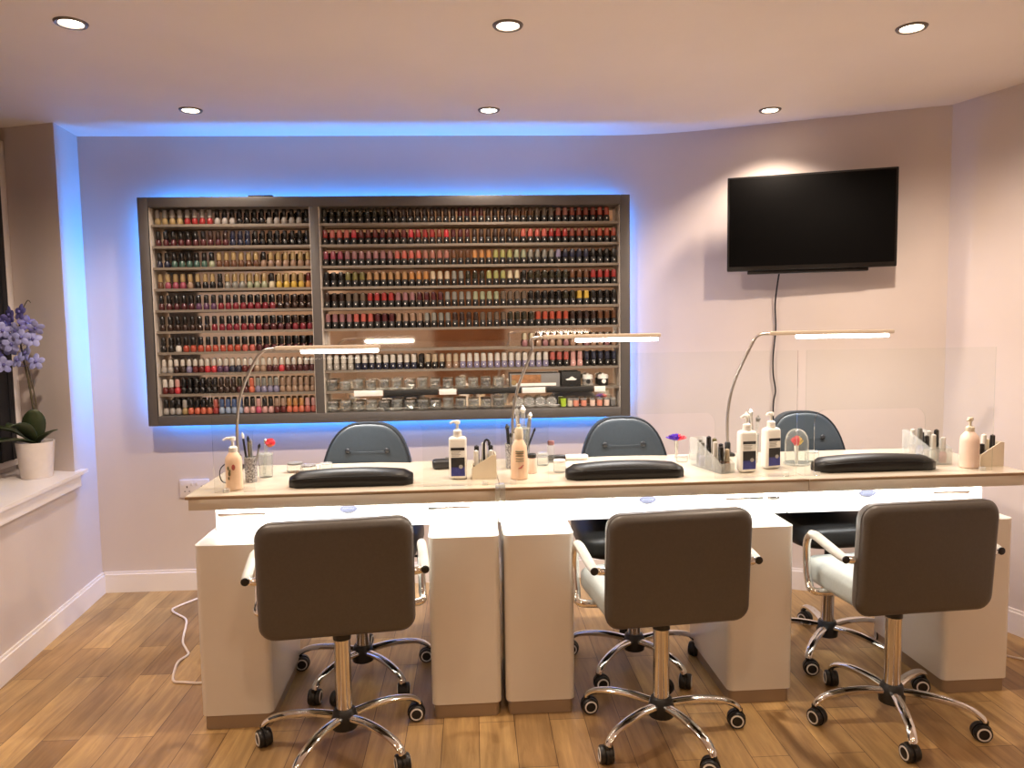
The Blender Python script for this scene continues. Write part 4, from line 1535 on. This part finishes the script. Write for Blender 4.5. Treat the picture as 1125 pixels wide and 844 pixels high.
tumbler('speckled tumbler with tools behind the peach mist spray bottle', (.142, 2.80, Z0), .025, .092, M_PATTERN)
for dx, dy, tx, ty, h, r, m, tm, lab in ((-.006, 0, -.016, .01, .165, .0065, M_BLACK, M_BLACK, 'thick black file in the tumbler behind the mist spray'), (.006, .004, .012, .0, .150, .005, M_WHITE, M_SILVER, 'white handled pusher in the tumbler behind the mist spray'), (.002, -.006, -.004, -.01, .135, .004, M_GREY, M_BLACK, 'slim grey brush in the tumbler behind the mist spray')):
    stick('manicure_tool', lab, 'tool', (.142 + dx, 2.80 + dy, Z0 + .012), (.142 + tx, 2.80 + ty, Z0 + h), r, m, tm, 'tools behind the mist spray')
tumbler('tall clear tumbler of wrapped tools at the middle lamp foot', (.188, 2.885, Z0), .030, .14, M_CLEAR)
for dx, dy, tx, ty, h, r, m, tm, lab in ((-.008, 0, -.020, .01, .215, .009, M_SILVER, M_CLEARW, 'silver wrapped tool in the tall clear tumbler'), (.004, .006, .004, .01, .225, .010, M_CLEARW, M_SILVER, 'foil topped tool in the tall clear tumbler'), (.010, -.006, .032, .0, .200, .008, M_GREY, M_SILVER, 'grey wrapped tool leaning in the tall clear tumbler'), (.0, -.008, .05, -.01, .14, .004, M_BLACK, M_BLACK, 'thin black wand leaning out of the tall clear tumbler')):
    stick('manicure_tool', lab, 'tool', (.188 + dx, 2.885 + dy, Z0 + .012), (.188 + tx, 2.885 + ty, Z0 + h), r, m, tm, 'tools in the tall clear tumbler')
tumbler('clear tumbler of wrapped tools behind the two sanitisers', (1.052, 2.79, Z0), .028, .11, M_CLEAR)
for dx, dy, tx, ty, h, r, m, tm, lab in ((-.006, 0, -.020, 0, .195, .007, M_CLEARW, M_WHITE, 'white tipped tool standing behind the two sanitisers'), (.006, 0, .0, .01, .205, .008, M_SILVER, M_SILVER, 'silver wrapped tool standing behind the two sanitisers'), (.004, .006, .028, .0, .180, .008, M_CLEARW, M_GREY, 'grey tipped tool leaning behind the two sanitisers')):
    stick('manicure_tool', lab, 'tool', (1.052 + dx, 2.79 + dy, Z0 + .012), (1.052 + tx, 2.79 + ty, Z0 + h), r, m, tm, 'tools behind the two sanitisers')


def jar(label, loc, r, h, body, lid, group=None, name='glass_jar', content=None):
    t = thing(name, label, 'jar', loc, 0, group)
    bm = BM()
    lathe(bm, [(r * .9, 0), (r, .003), (r, h * .72), (r * .8, h * .8)], 18)
    obj('jar', bm, body, t)
    bm = BM()
    lathe(bm, [(r * .9, h * .8), (r * .95, h * .82), (r * .95, h * .98), (r * .85, h), (0, h)], 18)
    obj('lid', bm, lid, t)
    return t


jar('low clear jar with dark lid behind the window end cushion, nearer the tumbler', (-.668, 2.83, Z0), .030, .036, M_CLEAR, M_GREY)
jar('low clear jar with speckled dark lid beside the window end cushion', (-.612, 2.80, Z0), .030, .032, M_CLEAR, M_PATTERN)
jar('small clear jar with white lid at the back of the window end desk', (-.560, 2.86, Z0), .024, .026, M_CLEAR, M_CLEARW)
jar('pink tinted jar with dark lid beside the peach mist spray bottle', (.208, 2.70, Z0), .019, .070, M_PINKPEACH, M_BLACK)
jar('clear jar of bits with clear lid near the tall tumbler', (.262, 2.84, Z0), .022, .048, M_CLEAR, M_CLEARW)
jar('slim clear pot with mauve lid behind the middle cushion end', (.300, 2.90, Z0), .014, .085, M_CLEAR, K('mauve'))
jar('small white drum jar beside the middle cushion', (.310, 2.70, Z0), .023, .046, M_CLEARW, M_WHITE)
jar('low clear dish with lid beside the violet dust brush', (.865, 2.88, Z0), .024, .032, M_CLEAR, M_CLEARW)
jar('low clear dish with grey lid behind the polish organiser', (.800, 2.84, Z0), .022, .026, M_CLEAR, M_CLEARW)
jar('clear squat jar beside the brush dome', (1.285, 2.78, Z0), .026, .042, M_CLEAR, M_CLEARW)

t = thing('nail_drill', 'small black nail drill box lying behind the sanitiser, window end desk', 'nail drill', (-.115, 2.83, Z0), .1)
bm = BM()
pillow(bm, lambda s: rrect(-.042 + s, .042 - s, -.028 + s, .028 - s, .014, 4), 0, .034, 0, .002, .010)
for v in bm.verts:
    x, y, z = v.co
    v.co = Vector((x, z, y))
obj('body', bm, M_LABELBLK, t)
bm = BM()
lathe(bm, [(.009, 0), (.008, .006), (0, .007)], 14, mx=Matrix.Translation((.015, 0, .035)))
obj('dial', bm, M_GREY, t)
t = thing('hand_piece', 'black and white nail drill hand piece lying behind the middle cushion', 'tool', (.34, 2.93, Z0 + .012), .05)
bm = BM()
lathe(bm, [(.008, -.05), (.011, -.045), (.012, .0), (.010, .02)], 14, mx=Matrix.Rotation(PI / 2, 4, 'Y'))
obj('grip', bm, M_BLACK, t)
bm = BM()
lathe(bm, [(.0102, .02), (.0115, .03), (.0105, .10), (.006, .11)], 14, mx=Matrix.Rotation(PI / 2, 4, 'Y'))
obj('sleeve', bm, M_WHITE, t)
t = thing('charging_lead', 'thin dark lead drooping beside the peach lotion bottle', 'cable', (-.86, 2.62, Z0))
bm = BM()
tube(bm, [(.03, .0, .075), (.0, .01, .070), (-.018, .015, .050), (-.02, .02, .02), (-.01, .03, .003), (.02, .05, .003)], .002, 6, smooth=5)
obj('cord', bm, M_CORDB, t)
bm = BM()
tube(bm, [(.015, .05, .004), (.04, .055, .004)], .0042, 8)
obj('connector', bm, M_BLACK, t)

# ------------------------------------------------------------------ orchid on the sill
t = thing('potted_orchid', 'blue flowered orchid in a white pot on the window sill', 'plant', (-1.968, 3.474, .6685))
bm = BM()
lathe(bm, [(.060, 0), (.063, .003), (.077, .158), (.078, .162), (.071, .162), (.068, .140), (0, .136)], 28)
obj('pot', bm, M_POT, t)
bm = BM()
lathe(bm, [(.0, .134), (.067, .138), (.055, .148), (.02, .153), (0, .153)], 18)
obj('bark', bm, M_SOIL, t)


def leaf(d, L, wid, z0, lift, droop):
    bm = BM()
    dx, dy = math.cos(d), math.sin(d)
    N = 9
    rows = []
    for k in range(N + 1):
        s = k / N
        q = L * s
        z = z0 + lift * s - droop * s * s
        ww = wid * math.sin(PI * min(.97, .12 + .84 * s)) ** .8
        c = Vector((q * dx, q * dy, z))
        n = Vector((-dy, dx, 0))
        rows.append([bm.verts.new(c - n * ww + Vector((0, 0, .3 * ww))), bm.verts.new(c), bm.verts.new(c + n * ww + Vector((0, 0, .3 * ww)))])
    for a, b in zip(rows, rows[1:]):
        for k in range(2):
            bm.faces.new((a[k], a[k + 1], b[k + 1], b[k]))
    o = obj('leaf', bm, M_LEAF, t)
    s = o.modifiers.new('thick', 'SOLIDIFY')
    s.thickness = .004


leaf(math.radians(-155), .20, .044, .150, .20, .12)
leaf(math.radians(-125), .20, .042, .150, .10, .08)
leaf(math.radians(-95), .17, .040, .150, .26, .16)
leaf(math.radians(-20), .13, .022, .150, .10, .03)
leaf(math.radians(-60), .06, .046, .150, .20, .04)
bm = BM()
stem_pts = [(.0, .0, .15), (.004, .0, .28), (-.012, -.0, .44), (-.030, .0, .56), (-.030, -.01, .66), (-.008, -.02, .74), (.018, -.02, .79), (.032, -.02, .78)]
tube(bm, stem_pts, [.0048, .0048, .0044, .0042, .0036, .003, .002, .0015], 8, smooth=5)
tube(bm, [(.012, .004, .15), (.012, .004, .34), (-.012, .002, .50)], .0028, 6, smooth=4)
obj('flower_stem', bm, M_STEM, t)
FL = [(-.085, -.02, .70), (-.105, .0, .63), (-.07, -.03, .58), (-.125, -.02, .54), (-.035, -.03, .66), (-.05, -.04, .60), (.015, -.03, .69), (.030, -.02, .62), (.008, -.035, .56), (-.06, -.02, .73), (.038, -.02, .52), (-.09, -.04, .51), (-.01, -.03, .74), (.045, -.02, .67), (-.02, -.05, .53), (-.14, -.02, .59), (-.08, -.05, .66), (.0, -.05, .63), (-.11, -.03, .675)]
for k, p in enumerate(FL):
    bm = BM()
    cx_, cy_, cz_ = p
    tiltm = Matrix.Translation(p) @ Matrix.Rotation(random.uniform(-.7, .7), 4, 'Z') @ Matrix.Rotation(random.uniform(-.4, .6), 4, 'X')
    for q in range(5):
        a = 2 * PI * q / 5 + .3
        r = bmesh.ops.create_uvsphere(bm, u_segments=8, v_segments=6, radius=1)
        bmesh.ops.transform(bm, matrix=tiltm @ Matrix.Translation((.020 * math.cos(a), 0, .020 * math.sin(a))) @ Matrix.Rotation(-a, 4, 'Y') @ Matrix.Diagonal((.019, .004, .014, 1)), verts=r['verts'])
    r = bmesh.ops.create_uvsphere(bm, u_segments=8, v_segments=6, radius=1)
    bmesh.ops.transform(bm, matrix=tiltm @ Matrix.Translation((0, -.006, 0)) @ Matrix.Diagonal((.007, .007, .008, 1)), verts=r['verts'])
    for f in set(f for v in r['verts'] for f in v.link_faces):
        f.material_index = 1
    # short stalk to the stem
    tube(bm, [Vector(p) + Vector((0, .006, 0)), Vector((-.026, -.006, max(.50, cz_ - .03)))], .0012, 5, mi=1)
    obj('flower', bm, [M_PETAL if k % 3 else M_PETALDARK, M_PETALDARK], t)
